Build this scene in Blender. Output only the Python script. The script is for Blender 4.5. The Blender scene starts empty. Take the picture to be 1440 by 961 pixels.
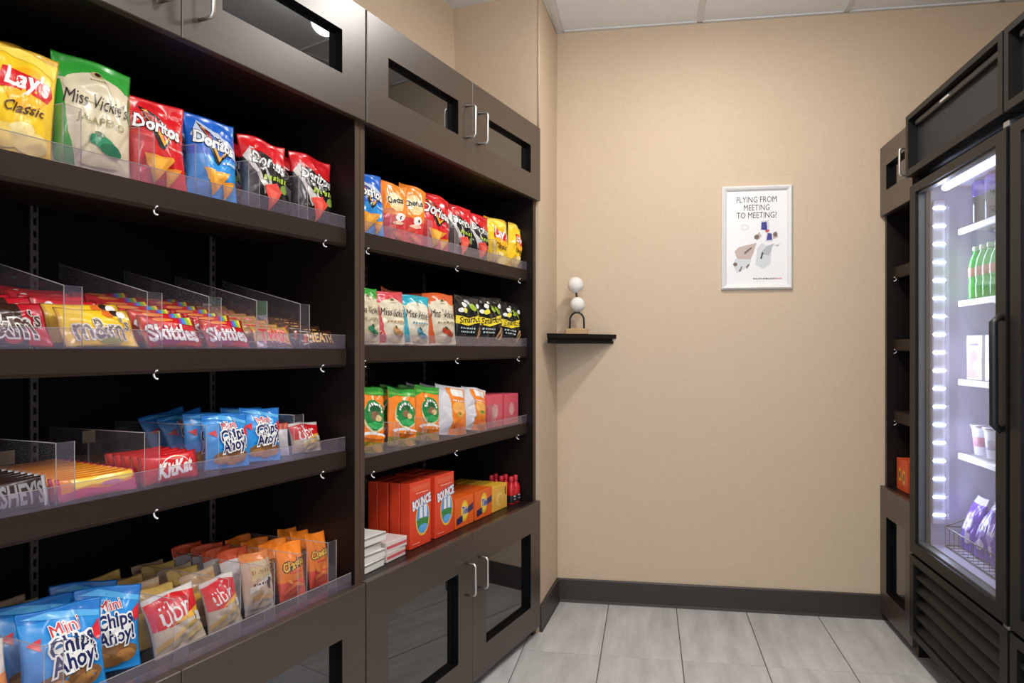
import bpy, bmesh, math, random
from mathutils import Matrix, Vector

# ------------------------------------------------------------------ camera, world, exposure
S = bpy.context.scene
COL = S.collection
F, H0 = 1100.0, 1.12                      # focal length in pixels of a 1440 wide frame, eye height
cam = bpy.data.cameras.new('camera')
cam.sensor_width = 36.0
cam.lens = F / 1440.0 * 36.0
cam.shift_y = 9.5 / 1440.0
cam.clip_start = 0.02
cam_o = bpy.data.objects.new('camera', cam)
COL.objects.link(cam_o)
cam_o.location = (0, 0, H0)
cam_o.rotation_euler = (math.pi / 2, 0, 0)
S.camera = cam_o

w = bpy.data.worlds.new('world')
S.world = w
w.use_nodes = True
w.node_tree.nodes['Background'].inputs[0].default_value = (0.92, 0.97, 1.05, 1)
w.node_tree.nodes['Background'].inputs[1].default_value = 1.45
S.view_settings.view_transform = 'Standard'
S.view_settings.look = 'None'
S.view_settings.gamma = 1
S.view_settings.use_curve_mapping = False
S.view_settings.exposure = 0.0
LAMP_W = 12.5                              # watts of each ceiling lamp

# ------------------------------------------------------------------ frames of reference
ANG_C = math.radians(65.902)               # the snack cabinets stand at an angle to the tiled room
Q = Vector((0.1114, 3.0647, 0))            # foot of the cabinets' right front corner
DC = Vector((math.cos(ANG_C), math.sin(ANG_C), 0))
NC = Vector((-DC.y, DC.x, 0))
ANG_B = math.radians(-9.901)
P0 = Vector((0.1988, 3.4704, 0))           # foot of the corner of back wall and left wall
B = Vector((math.cos(ANG_B), math.sin(ANG_B), 0))
R = Vector((-B.y, B.x, 0))
ANG_F = math.atan2(-R.y, -R.x)             # things along the right wall: x runs towards the camera side, y into the wall
def cabp(x, y, z=0): return Q + DC * x + NC * y + Vector((0, 0, z))
def rmp(s, k, z=0): return P0 + B * s + R * k + Vector((0, 0, z))
def frp(s, k, z=0): return rmp(s, -k, z)

# ------------------------------------------------------------------ materials
MATS = {}
def new_mat(name):
    m = bpy.data.materials.new(name); m.use_nodes = True
    return m, m.node_tree.nodes, m.node_tree.links, m.node_tree.nodes['Principled BSDF']
def plain(name, col, rough=0.5, metal=0.0, spec=0.5, bump=0.0, bscale=80, var=0.0):
    if name in MATS: return MATS[name]
    m, N, L, p = new_mat(name)
    p.inputs['Base Color'].default_value = (*col, 1)
    p.inputs['Roughness'].default_value = rough
    p.inputs['Metallic'].default_value = metal
    p.inputs['Specular IOR Level'].default_value = spec
    if bump or var:
        tc = N.new('ShaderNodeTexCoord'); nz = N.new('ShaderNodeTexNoise')
        nz.inputs['Scale'].default_value = bscale; nz.inputs['Detail'].default_value = 3
        L.new(tc.outputs['Object'], nz.inputs['Vector'])
        if bump:
            b = N.new('ShaderNodeBump'); b.inputs['Strength'].default_value = bump; b.inputs['Distance'].default_value = 0.002
            L.new(nz.outputs['Fac'], b.inputs['Height']); L.new(b.outputs['Normal'], p.inputs['Normal'])
        if var:
            mx = N.new('ShaderNodeMix'); mx.data_type = 'RGBA'
            mx.inputs['A'].default_value = (*[c * (1 - var) for c in col], 1)
            mx.inputs['B'].default_value = (*[min(1, c * (1 + var)) for c in col], 1)
            L.new(nz.outputs['Fac'], mx.inputs['Factor']); L.new(mx.outputs['Result'], p.inputs['Base Color'])
    MATS[name] = m
    return m
def film(col, rough=0.27):
    key = 'film_%02x%02x%02x' % tuple(int(max(0, min(1, c)) * 255) for c in col) + ('' if rough == 0.27 else '_r%d' % int(rough * 100))
    return plain(key, col, rough, 0.0, 0.5, 0.22, 42)
def emit(name, col, strength):
    if name in MATS: return MATS[name]
    m, N, L, p = new_mat(name)
    p.inputs['Base Color'].default_value = (*col, 1)
    p.inputs['Emission Color'].default_value = (*col, 1)
    p.inputs['Emission Strength'].default_value = strength
    MATS[name] = m
    return m
def clear(name, tint=(1, 1, 1), haze=0.06, hazecol=(0.75, 0.72, 0.8), ior=1.49, rough=0.03, through=1.0):
    if name in MATS: return MATS[name]
    m, N, L, p = new_mat(name)
    N.remove(p)
    out = N['Material Output']
    tr = N.new('ShaderNodeBsdfTransparent'); tr.inputs[0].default_value = (*[c * through for c in tint], 1)
    gl = N.new('ShaderNodeBsdfGlossy'); gl.inputs['Roughness'].default_value = rough
    df = N.new('ShaderNodeBsdfDiffuse'); df.inputs[0].default_value = (*hazecol, 1)
    lw = N.new('ShaderNodeLayerWeight'); lw.inputs[0].default_value = 0.5
    pw = N.new('ShaderNodeMath'); pw.operation = 'POWER'; pw.inputs[1].default_value = 4.0
    L.new(lw.outputs['Facing'], pw.inputs[0])
    fr = N.new('ShaderNodeMath'); fr.operation = 'MULTIPLY_ADD'; fr.inputs[1].default_value = 0.7; fr.inputs[2].default_value = ((ior - 1) / (ior + 1)) ** 2
    L.new(pw.outputs[0], fr.inputs[0])
    m1 = N.new('ShaderNodeMixShader'); m1.inputs[0].default_value = haze
    m2 = N.new('ShaderNodeMixShader')
    L.new(tr.outputs[0], m1.inputs[1]); L.new(df.outputs[0], m1.inputs[2])
    L.new(fr.outputs[0], m2.inputs[0]); L.new(m1.outputs[0], m2.inputs[1]); L.new(gl.outputs[0], m2.inputs[2])
    L.new(m2.outputs[0], out.inputs[0])
    MATS[name] = m
    return m
def wood(name, col, rough, vertical=False, spec=0.5):
    if name in MATS: return MATS[name]
    m, N, L, p = new_mat(name)
    tc = N.new('ShaderNodeTexCoord'); mp = N.new('ShaderNodeMapping')
    mp.inputs['Scale'].default_value = (90, 90, 3) if vertical else (3, 90, 90)
    nz = N.new('ShaderNodeTexNoise'); nz.inputs['Scale'].default_value = 1.5; nz.inputs['Detail'].default_value = 5
    L.new(tc.outputs['Object'], mp.inputs[0]); L.new(mp.outputs[0], nz.inputs['Vector'])
    mx = N.new('ShaderNodeMix'); mx.data_type = 'RGBA'
    mx.inputs['A'].default_value = (*[c * 0.75 for c in col], 1)
    mx.inputs['B'].default_value = (*[c * 1.25 for c in col], 1)
    L.new(nz.outputs['Fac'], mx.inputs['Factor']); L.new(mx.outputs['Result'], p.inputs['Base Color'])
    p.inputs['Roughness'].default_value = rough
    p.inputs['Specular IOR Level'].default_value = spec
    b = N.new('ShaderNodeBump'); b.inputs['Strength'].default_value = 0.06; b.inputs['Distance'].default_value = 0.001
    L.new(nz.outputs['Fac'], b.inputs['Height']); L.new(b.outputs['Normal'], p.inputs['Normal'])
    MATS[name] = m
    return m
def wallpaper():
    m, N, L, p = new_mat('woven_wallpaper')
    tc = N.new('ShaderNodeTexCoord')
    def weave(scale):
        mp = N.new('ShaderNodeMapping'); mp.inputs['Scale'].default_value = scale
        nz = N.new('ShaderNodeTexNoise'); nz.inputs['Scale'].default_value = 1; nz.inputs['Detail'].default_value = 2
        L.new(tc.outputs['Object'], mp.inputs[0]); L.new(mp.outputs[0], nz.inputs['Vector'])
        return nz
    a = weave((25, 25, 420)); b = weave((420, 420, 25))
    ad = N.new('ShaderNodeMath'); ad.operation = 'ADD'
    L.new(a.outputs['Fac'], ad.inputs[0]); L.new(b.outputs['Fac'], ad.inputs[1])
    mr = N.new('ShaderNodeMapRange'); mr.inputs['From Min'].default_value = 0.7; mr.inputs['From Max'].default_value = 1.3
    L.new(ad.outputs[0], mr.inputs['Value'])
    mx = N.new('ShaderNodeMix'); mx.data_type = 'RGBA'
    mx.inputs['A'].default_value = (0.555, 0.428, 0.300, 1); mx.inputs['B'].default_value = (0.605, 0.475, 0.342, 1)
    L.new(mr.outputs[0], mx.inputs['Factor']); L.new(mx.outputs['Result'], p.inputs['Base Color'])
    bp = N.new('ShaderNodeBump'); bp.inputs['Strength'].default_value = 0.15; bp.inputs['Distance'].default_value = 0.001
    L.new(ad.outputs[0], bp.inputs['Height']); L.new(bp.outputs['Normal'], p.inputs['Normal'])
    p.inputs['Roughness'].default_value = 0.62
    return m
def stone_tile():
    m, N, L, p = new_mat('grey_stone_tile')
    tc = N.new('ShaderNodeTexCoord'); oi = N.new('ShaderNodeObjectInfo')
    ad = N.new('ShaderNodeVectorMath'); ad.operation = 'ADD'
    sc = N.new('ShaderNodeVectorMath'); sc.operation = 'SCALE'; sc.inputs['Scale'].default_value = 37.0
    L.new(oi.outputs['Location'], sc.inputs[0]); L.new(tc.outputs['Object'], ad.inputs[0]); L.new(sc.outputs[0], ad.inputs[1])
    mp = N.new('ShaderNodeMapping'); mp.inputs['Scale'].default_value = (14, 2.2, 3)
    nz = N.new('ShaderNodeTexNoise'); nz.inputs['Scale'].default_value = 1.2; nz.inputs['Detail'].default_value = 7; nz.inputs['Roughness'].default_value = 0.62
    L.new(ad.outputs[0], mp.inputs[0]); L.new(mp.outputs[0], nz.inputs['Vector'])
    cr = N.new('ShaderNodeValToRGB')
    cr.color_ramp.elements[0].position = 0.25; cr.color_ramp.elements[0].color = (0.36, 0.35, 0.345, 1)
    cr.color_ramp.elements[1].position = 0.72; cr.color_ramp.elements[1].color = (0.60, 0.59, 0.58, 1)
    L.new(nz.outputs['Fac'], cr.inputs[0]); L.new(cr.outputs[0], p.inputs['Base Color'])
    p.inputs['Roughness'].default_value = 0.42
    return m
M_WALL = wallpaper()
M_TILE = stone_tile()
M_GROUT = plain('grout', (0.12, 0.11, 0.10), 0.9)
M_CEIL = plain('ceiling_tile', (0.86, 0.88, 0.91), 0.95, bump=0.4, bscale=300, var=0.05)
M_TBAR = plain('grid_bar', (0.70, 0.71, 0.72), 0.5)
M_BASE = wood('baseboard_brown', (0.030, 0.021, 0.017), 0.45)
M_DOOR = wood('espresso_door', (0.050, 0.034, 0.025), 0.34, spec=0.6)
M_DARK = wood('espresso_carcass_shade', (0.0075, 0.0042, 0.0034), 0.42, spec=0.3)  # carcass espresso with the shade inside the cabinets put into its colour
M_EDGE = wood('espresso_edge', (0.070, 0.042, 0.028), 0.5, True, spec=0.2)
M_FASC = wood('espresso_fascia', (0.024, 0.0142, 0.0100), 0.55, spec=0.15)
M_IN = plain('inside_shade_black', (0.0022, 0.0018, 0.0018), 0.6, spec=0.12)  # inside is dark brown; shade among the shelves is put into this colour
M_PANE = plain('dark_pane', (0.006, 0.006, 0.006), 0.02)
M_PANE.node_tree.nodes['Principled BSDF'].inputs['IOR'].default_value = 2.05
M_STEEL = plain('brushed_steel', (0.62, 0.60, 0.57), 0.3, 1.0)
M_RAIL = plain('rail_metal', (0.10, 0.088, 0.078), 0.5, 0.5)
M_BLACK = plain('black_plastic', (0.012, 0.012, 0.012), 0.4)
M_BLACKM = plain('black_frame', (0.007, 0.0066, 0.0062), 0.45, spec=0.22)
M_SHELFB = plain('shelf_black', (0.006, 0.005, 0.0045), 0.5, spec=0.15)
M_HEAD = plain('header_panel', (0.020, 0.020, 0.023), 0.6, spec=0.3, bump=0.3, bscale=400)
M_LINER = plain('cooler_liner', (0.52, 0.52, 0.66), 0.2)
M_WHITE = plain('white_plastic', (0.80, 0.80, 0.80), 0.4)
M_ACRY = clear('clear_acrylic', (0.97, 0.96, 0.98), 0.035, (0.62, 0.56, 0.62))
M_ACRYE = plain('acrylic_edge', (0.30, 0.27, 0.27), 0.25)
M_LIP = clear('clear_lip', (0.97, 0.95, 0.99), 0.08, (0.50, 0.43, 0.52), rough=0.14)
M_GLASS = clear('cooler_glass', (0.95, 0.96, 0.98), 0.03, (0.7, 0.7, 0.8), 1.45, 0.02)
M_FILMC = clear('clear_film', (0.96, 0.95, 0.93), 0.16, (0.8, 0.76, 0.72), 1.6, 0.15)

# ------------------------------------------------------------------ mesh helpers
def box(bm, x0, x1, y0, y1, z0, z1, bev=0.0, mi=0, seg=1):
    r = bmesh.ops.create_cube(bm, size=1.0)
    vs = r['verts']
    for v in vs:
        v.co = Vector(((x0 + x1) / 2 + v.co.x * (x1 - x0), (y0 + y1) / 2 + v.co.y * (y1 - y0), (z0 + z1) / 2 + v.co.z * (z1 - z0)))
    fs = set(f for v in vs for f in v.link_faces)
    for f in fs: f.material_index = mi
    if bev:
        es = list(set(e for v in vs for e in v.link_edges))
        bmesh.ops.bevel(bm, geom=es, offset=bev, segments=seg, affect='EDGES', profile=0.5, material=mi)
def prism(bm, pts, z0, z1, mi=0):
    a = [bm.verts.new((p[0], p[1], z0)) for p in pts]
    b = [bm.verts.new((p[0], p[1], z1)) for p in pts]
    n = len(pts)
    fs = [bm.faces.new(list(reversed(a))), bm.faces.new(b)]
    for i in range(n):
        fs.append(bm.faces.new((a[i], a[(i + 1) % n], b[(i + 1) % n], b[i])))
    for f in fs: f.material_index = mi
    bmesh.ops.recalc_face_normals(bm, faces=fs)
def extr(bm, pts, x0, x1, mi=0):
    """profile in (y, z) swept along x"""
    a = [bm.verts.new((x0, p[0], p[1])) for p in pts]
    b = [bm.verts.new((x1, p[0], p[1])) for p in pts]
    n = len(pts)
    fs = [bm.faces.new(a), bm.faces.new(list(reversed(b)))]
    for i in range(n):
        fs.append(bm.faces.new((a[i], b[i], b[(i + 1) % n], a[(i + 1) % n])))
    for f in fs: f.material_index = mi
    bmesh.ops.recalc_face_normals(bm, faces=fs)
def tube(bm, pts, r, n=8, mi=0, cap=True):
    pts = [Vector(p) for p in pts]
    rings = []
    for i, p in enumerate(pts):
        d = (pts[min(i + 1, len(pts) - 1)] - pts[max(i - 1, 0)]).normalized()
        up = Vector((0, 0, 1)) if abs(d.z) < 0.9 else Vector((1, 0, 0))
        if i and ref is not None:
            up = ref
        a = (up - d * up.dot(d)).normalized(); b = d.cross(a)
        ref = a
        rr = r[i] if isinstance(r, (list, tuple)) else r
        rings.append([bm.verts.new(p + a * (rr * math.cos(2 * math.pi * k / n)) + b * (rr * math.sin(2 * math.pi * k / n))) for k in range(n)])
    fs = []
    for i in range(len(rings) - 1):
        for k in range(n):
            fs.append(bm.faces.new((rings[i][k], rings[i][(k + 1) % n], rings[i + 1][(k + 1) % n], rings[i + 1][k])))
    if cap:
        fs.append(bm.faces.new(list(reversed(rings[0])))); fs.append(bm.faces.new(rings[-1]))
    for f in fs: f.material_index = mi; f.smooth = True
    bmesh.ops.recalc_face_normals(bm, faces=fs)
ref = None
def lathe(bm, prof, n=16, mi=0, cx=0, cy=0):
    rings = []
    for r, z in prof:
        rings.append([bm.verts.new((cx + r * math.cos(2 * math.pi * k / n), cy + r * math.sin(2 * math.pi * k / n), z)) for k in range(n)])
    fs = []
    for i in range(len(rings) - 1):
        for k in range(n):
            f = bm.faces.new((rings[i][k], rings[i][(k + 1) % n], rings[i + 1][(k + 1) % n], rings[i + 1][k])); f.smooth = True; fs.append(f)
    fs.append(bm.faces.new(list(reversed(rings[0])))); fs.append(bm.faces.new(rings[-1]))
    for f in fs: f.material_index = mi
def mk(name, bm, mats, parent=None):
    me = bpy.data.meshes.new(name)
    bm.to_mesh(me); bm.free()
    for m in (mats if isinstance(mats, (list, tuple)) else [mats]): me.materials.append(m)
    return link(name, me, parent)
def link(name, me, parent=None):
    o = bpy.data.objects.new(name, me); COL.objects.link(o)
    if parent: o.parent = parent
    return o
def part(name, mats, parent, *boxes, bev=0.0):
    bm = bmesh.new()
    for b in boxes: box(bm, *b, bev=bev)
    return mk(name, bm, mats, parent)
def empty(name, loc, rz=0):
    o = bpy.data.objects.new(name, None); COL.objects.link(o)
    o.empty_display_size = 0.05
    o.location = loc; o.rotation_euler = (0, 0, rz)
    return o
def tag(o, label, cat, group=None):
    o['label'] = label; o['category'] = cat
    if group: o['group'] = group
    return o
def struct(o):
    o['kind'] = 'structure'
    return o
def copy_tree(o, parent=None):
    c = o.copy(); COL.objects.link(c); c.parent = parent
    for ch in o.children: copy_tree(ch, c)
    return c
def pose(o, base, ang, lean=0, yaw=0, roll=0, tilt=0):
    o.matrix_basis = Matrix.Translation(base) @ Matrix.Rotation(ang + math.radians(yaw), 4, 'Z') @ Matrix.Rotation(-math.radians(lean), 4, 'X') @ Matrix.Rotation(math.radians(roll), 4, 'Y')

# ------------------------------------------------------------------ the room shell
CEIL = 2.52
bm = bmesh.new()
prism(bm, [rmp(-3.2, -4.3), rmp(2.25, -4.3), rmp(2.25, 0.12), rmp(-3.2, 0.12)], -0.06, -0.003)
floor = struct(mk('floor', bm, M_GROUT))
TW, TL = 0.29, 0.585
bm = bmesh.new()
box(bm, 0.0018, TW - 0.0018, -TL + 0.0022, -0.0022, -0.006, 0.0, bev=0.0008)
tile_me = bpy.data.meshes.new('tile'); bm.to_mesh(tile_me); bm.free(); tile_me.materials.append(M_TILE)
for i in range(-5, 7):
    for j in range(7):
        t = link('tile', tile_me, floor)
        t.location = rmp(0.229 + i * TW, -0.002 - j * TL, 0); t.rotation_euler = (0, 0, ANG_B)

bm = bmesh.new()
prism(bm, [rmp(-3.2, -4.3), rmp(2.25, -4.3), rmp(2.25, 0.12), rmp(-3.2, 0.12)], CEIL + 0.014, CEIL + 0.08)
ceiling = struct(mk('ceiling', bm, M_CEIL))
CW = 0.592
bm = bmesh.new()
box(bm, 0.010, CW - 0.010, -CW + 0.010, -0.010, CEIL + 0.002, CEIL + 0.016, bev=0.002)
ctile = bpy.data.meshes.new('ceiling_tile'); bm.to_mesh(ctile); bm.free(); ctile.materials.append(M_CEIL)
S0, K0 = 0.024, -0.012
for i in range(-4, 4):
    for j in range(7):
        t = link('ceiling_tile', ctile, ceiling)
        t.location = rmp(S0 + i * CW, K0 - j * CW, 0); t.rotation_euler = (0, 0, ANG_B)
def bar_along(x0, x1, y0, y1, z0=CEIL - 0.004, z1=CEIL + 0.016):
    bm = bmesh.new(); box(bm, x0, x1, y0, y1, z0, z1, bev=0.001)
    o = mk('grid_bar', bm, M_TBAR, ceiling); o.location = P0; o.rotation_euler = (0, 0, ANG_B)
for i in range(-4, 5):
    bar_along(S0 + i * CW - 0.012, S0 + i * CW + 0.012, K0 - 7 * CW - 0.012, K0)
for j in range(1, 8):
    bar_along(S0 - 4 * CW, S0 + 4 * CW, K0 - j * CW - 0.012, K0 - j * CW + 0.012, CEIL - 0.0035)
bar_along(0.0, 2.24, -0.02, 0.0)
bar_along(-0.0, 0.022, -0.40, 0.0, CEIL - 0.006)

bm = bmesh.new()
prism(bm, [rmp(-0.7, 0), rmp(2.25, 0), rmp(2.25, 0.12), rmp(-0.7, 0.12)], 0, CEIL + 0.05)
struct(mk('wall_back', bm, M_WALL))
cC, cE = cabp(0.006, 0.010), cabp(0.006, 0.388)
bm = bmesh.new()
prism(bm, [P0 + R * 0.0005, cC, cE, cabp(0.25, 0.388), rmp(-0.35, -0.0005)], 0, CEIL + 0.05)
struct(mk('wall_left', bm, M_WALL))
bm = bmesh.new()
prism(bm, [cabp(0.24, 0.388), cabp(-3.4, 0.388), cabp(-3.4, 0.48), cabp(0.24, 0.48)], 0, CEIL + 0.05)
struct(mk('wall_niche', bm, M_WALL))
bm = bmesh.new()
prism(bm, [rmp(2.13, 0), rmp(2.13, -4.3), rmp(2.25, -4.3), rmp(2.25, 0)], 0, CEIL + 0.05)
struct(mk('wall_right', bm, M_WALL))
# baseboards: a flat cove base with a soft top edge
def baseboard(name, a, b, side):
    d = (b - a); L_ = d.length; d.normalize()
    bm = bmesh.new()
    extr(bm, [(0, 0.0), (-0.016, 0.0), (-0.013, 0.012), (-0.011, 0.098), (-0.008, 0.102), (0, 0.102)], 0, L_)
    o = struct(mk(name, bm, M_BASE)); o.location = a; o.rotation_euler = (0, 0, math.atan2(d.y, d.x))
baseboard('baseboard_back', rmp(0.0, -0.0005), rmp(1.36, -0.0005), 1)
baseboard('baseboard_left', cC + Vector((0.0, 0.012, 0)), rmp(0.0005, -0.001), 1)
# thin wallpaper seam strips on the niche return, where the corner beads catch the light
def bead(name, p, ang=0):
    bm = bmesh.new()
    tube(bm, [(0, 0, 1.985), (0, 0, CEIL)], 0.0035, 6)
    o = struct(mk(name, bm, M_WALL)); o.location = p
bead('trim_1', cC)
bm = bmesh.new(); tube(bm, [(0, 0, 0.1), (0, 0, CEIL)], 0.003, 6); o = struct(mk('trim_2', bm, M_WALL)); o.location = P0
bead('trim_3', cE)

# ------------------------------------------------------------------ ceiling downlights
M_LAMP = emit('lamp_lens', (1.0, 0.86, 0.62), 9.0)
def downlight(s, k, n):
    p = rmp(s, k, CEIL)
    root = empty('ceiling_lamp', p, ANG_B)
    bm = bmesh.new()
    lathe(bm, [(0.070, 0.002), (0.098, 0.002), (0.098, -0.007), (0.070, -0.007)], 28)
    mk('trim_ring', bm, M_WHITE, root)
    bm = bmesh.new()
    lathe(bm, [(0.071, 0.001), (0.071, -0.010), (0.062, -0.022), (0.045, -0.030), (0.02, -0.034), (0.001, -0.035)], 28)
    mk('lens', bm, M_LAMP, root)
    tag(root, ('round opal dome lamp, %s in the line of ceiling lamps counting from the poster wall' % n), 'ceiling lamp', 'opal ceiling lamps')
    ld = bpy.data.lights.new('downlight_beam', 'AREA'); ld.shape = 'DISK'; ld.size = 0.14
    ld.energy = LAMP_W; ld.color = (1.0, 0.965, 0.92)
    lo = bpy.data.objects.new('downlight_beam', ld); COL.objects.link(lo)
    lo.parent = root; lo.location = (0, 0, -0.045)
    lp = bpy.data.lights.new('ceiling_fill', 'POINT'); lp.shadow_soft_size = 0.06; lp.energy = LAMP_W * 0.5; lp.color = (1.0, 0.95, 0.88)  # added point light below the dome, fills the ceiling and wall top
    lo = bpy.data.objects.new('ceiling_fill', lp); COL.objects.link(lo)
    lo.parent = root; lo.location = (0, 0, -0.105)
for n, s, k in (('first', 0.62, -0.91), ('second', 0.72, -1.95), ('third', 0.72, -3.10), ('fourth', 0.72, -4.05)):
    downlight(s, k, n)
# ------------------------------------------------------------------ snack cabinets (left side)
def ring(bm, x0, x1, z0, z1, a0, a1, c0, c1, y0, y1, mi_in=0):
    O = [(x0, z0), (x1, z0), (x1, z1), (x0, z1)]; I = [(a0, c0), (a1, c0), (a1, c1), (a0, c1)]
    e = 0.0015
    Of = [(x0 + e, z0 + e), (x1 - e, z0 + e), (x1 - e, z1 - e), (x0 + e, z1 - e)]
    vo = [bm.verts.new((p[0], y0, p[1])) for p in Of]; vm = [bm.verts.new((p[0], y0 + e, p[1])) for p in O]; vb = [bm.verts.new((p[0], y1, p[1])) for p in O]
    io = [bm.verts.new((p[0], y0, p[1])) for p in I]; ib = [bm.verts.new((p[0], y1, p[1])) for p in I]
    fs = []
    for i in range(4):
        j = (i + 1) % 4
        fs += [bm.faces.new((vo[i], vo[j], io[j], io[i])), bm.faces.new((vm[i], vm[j], vo[j], vo[i])), bm.faces.new((vb[i], vb[j], vm[j], vm[i])), bm.faces.new((ib[i], ib[j], vb[j], vb[i]))]
        f = bm.faces.new((io[i], io[j], ib[j], ib[i])); f.material_index = mi_in; fs.append(f)
    bmesh.ops.recalc_face_normals(bm, faces=fs)
def handle(parent, x, y, z0, z1, out=0.034, r=0.0042, mat=None):
    bm = bmesh.new(); c = 0.010; P = [(x, y, z0)]
    yb = y - out
    P += [(x, yb + c, z0)]
    for a in (30, 60, 90):
        t = math.radians(a); P.append((x, yb + c - c * math.sin(t), z0 + c - c * math.cos(t)))
    for a in (0, 30, 60, 90):
        t = math.radians(a); P.append((x, yb + c - c * math.cos(t), z1 - c + c * math.sin(t)))
    P.append((x, y, z1))
    tube(bm, P, r, 10)
    o = mk('handle', bm, mat or M_STEEL, parent); o['label'] = 'slim brushed steel bow handle'
    return o
def glazed_door(parent, name, x0, x1, z0, z1, margin=0.100, hx=None, hz=None, win=None):
    bm = bmesh.new()
    a0, a1, c0, c1 = win or (x0 + margin, x1 - margin, z0 + margin, z1 - margin)
    ring(bm, x0, x1, z0, z1, a0, a1, c0, c1, 0.0, 0.0195, 1)
    d = mk(name, bm, [M_DOOR, M_IN], parent)
    p = part('pane', M_PANE, d, (a0 - 0.006, a1 + 0.006, 0.0198, 0.0235, c0 - 0.006, c1 + 0.006))
    p['label'] = 'dark glossy glass pane'
    if hx is not None: handle(d, hx, 0.0, hz[0], hz[1])
    return d
def shelf_part(parent, x0, x1, z, hooks, lip=0.030, y1=0.365, fy=0.043):
    bm = bmesh.new()
    box(bm, x0, x1, fy + 0.012, y1, z - 0.018, z, bev=0.001)
    pr = [(fy, z), (fy + 0.014, z), (fy + 0.014, z - 0.046), (fy + 0.004, z - 0.046), (fy, z - 0.040)]
    extr(bm, pr, x0, x1)
    s = mk('shelf', bm, M_FASC, parent)
    for hx in hooks:
        bm = bmesh.new()
        tube(bm, [(hx, fy - 0.004 + 0.010 * math.cos(t), z - 0.046 - 0.002 + 0.008 * math.sin(t)) for t in [math.radians(a) for a in range(-90, 91, 22)]], 0.0016, 6)
        o = mk('label_hook', bm, M_WHITE, s)
    if lip:
        bm = bmesh.new()
        box(bm, x0 + 0.004, x1 - 0.003, fy + 0.001, fy + 0.0025, z, z + lip)
        o = mk('clear_lip', bm, M_LIP, s); o['label'] = 'clear plastic retaining lip'
        bm = bmesh.new()
        box(bm, x0 + 0.004, x1 - 0.003, fy + 0.0008, fy + 0.0027, z + lip, z + lip + 0.0008)
        mk('lip_edge', bm, M_ACRYE, s)
    return s
def wall_rail(parent, x, z0, z1, y=0.371):
    r = part('slotted_rail', M_RAIL, parent, (x - 0.008, x + 0.008, y - 0.004, y + 0.003, z0, z1), bev=0.0008)
    bm = bmesh.new(); z = z0 + 0.02
    while z < z1 - 0.03:
        box(bm, x - 0.003, x + 0.003, y - 0.0046, y - 0.0036, z, z + 0.014); z += 0.0254
    s = mk('rail_slots', bm, M_IN, r); s['kind'] = 'stuff'
ZU0, ZU1, ZC, ZD0 = 1.696, 1.982, 0.520, 0.033
def cabinet(label, x0, x1, shelves, rails, hz_u, hz_l, end_right):
    root = empty('display_cabinet', Q, ANG_C)
    tag(root, label, 'cabinet')
    t = 0.021
    e = 0.0012
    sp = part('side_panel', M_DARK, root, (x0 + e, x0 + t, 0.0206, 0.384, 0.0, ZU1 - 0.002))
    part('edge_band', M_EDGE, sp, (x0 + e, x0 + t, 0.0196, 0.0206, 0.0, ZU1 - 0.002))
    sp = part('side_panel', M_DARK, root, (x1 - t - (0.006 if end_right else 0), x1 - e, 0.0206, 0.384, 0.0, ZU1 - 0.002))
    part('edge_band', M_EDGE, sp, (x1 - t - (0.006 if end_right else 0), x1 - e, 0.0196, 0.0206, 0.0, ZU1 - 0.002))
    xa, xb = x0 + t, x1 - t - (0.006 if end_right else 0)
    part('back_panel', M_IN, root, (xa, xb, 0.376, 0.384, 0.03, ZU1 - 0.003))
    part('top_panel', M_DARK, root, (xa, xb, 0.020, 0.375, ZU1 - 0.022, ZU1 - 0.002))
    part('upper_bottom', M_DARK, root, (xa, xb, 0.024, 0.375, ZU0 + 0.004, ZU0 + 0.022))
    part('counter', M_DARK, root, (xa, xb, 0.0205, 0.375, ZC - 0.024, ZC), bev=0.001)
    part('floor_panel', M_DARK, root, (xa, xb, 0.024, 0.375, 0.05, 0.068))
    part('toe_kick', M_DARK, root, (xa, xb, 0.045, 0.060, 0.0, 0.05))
    xm = (x0 + x1) / 2 - (0.0 if not end_right else -0.005)
    g = 0.0011
    L0, L1 = x0 + 0.003, x1 - (0.0005 if end_right else 0.003)
    for (a, b, hx) in ((L0, xm - g, xm - 0.046), (xm + g, L1, xm + 0.042)):
        glazed_door(root, 'upper_door', a, b, ZU0, ZU1, hx=hx, hz=hz_u, win=(a + 0.099, b - 0.097, 1.787, 1.893))
        glazed_door(root, 'lower_door', a, b, ZD0, ZC + 0.003, hx=hx, hz=hz_l, win=(a + 0.099, b - 0.097, 0.132, 0.414))
    for z, hooks, lip in shelves:
        shelf_part(root, xa + 0.003, xb - 0.004, z, hooks, lip)
    for rx in rails: wall_rail(root, rx, 0.56, 1.66)
    return root
cabinet('dark brown display cabinet of candy and cookies, the one away from the back wall', -2.36, -1.18,
        [(1.423, (-1.79, -1.29), 0.030), (1.119, (-1.79, -1.30), 0.034), (0.861, (-1.79, -1.30), 0.034)], (-1.80, -1.326), (1.745, 1.845), (0.335, 0.435), False)
cabinet('dark brown display cabinet of chips and laundry boxes, standing against the wall corner', -1.18, 0.0,
        [(1.425, (-1.11, -0.61, -0.105), 0.030), (1.127, (-1.125, -0.61, -0.115), 0.030), (0.830, (-1.085, -0.615, -0.12), 0.030)], (-0.65, -0.262), (1.79, 1.89), (0.335, 0.435), True)
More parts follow.
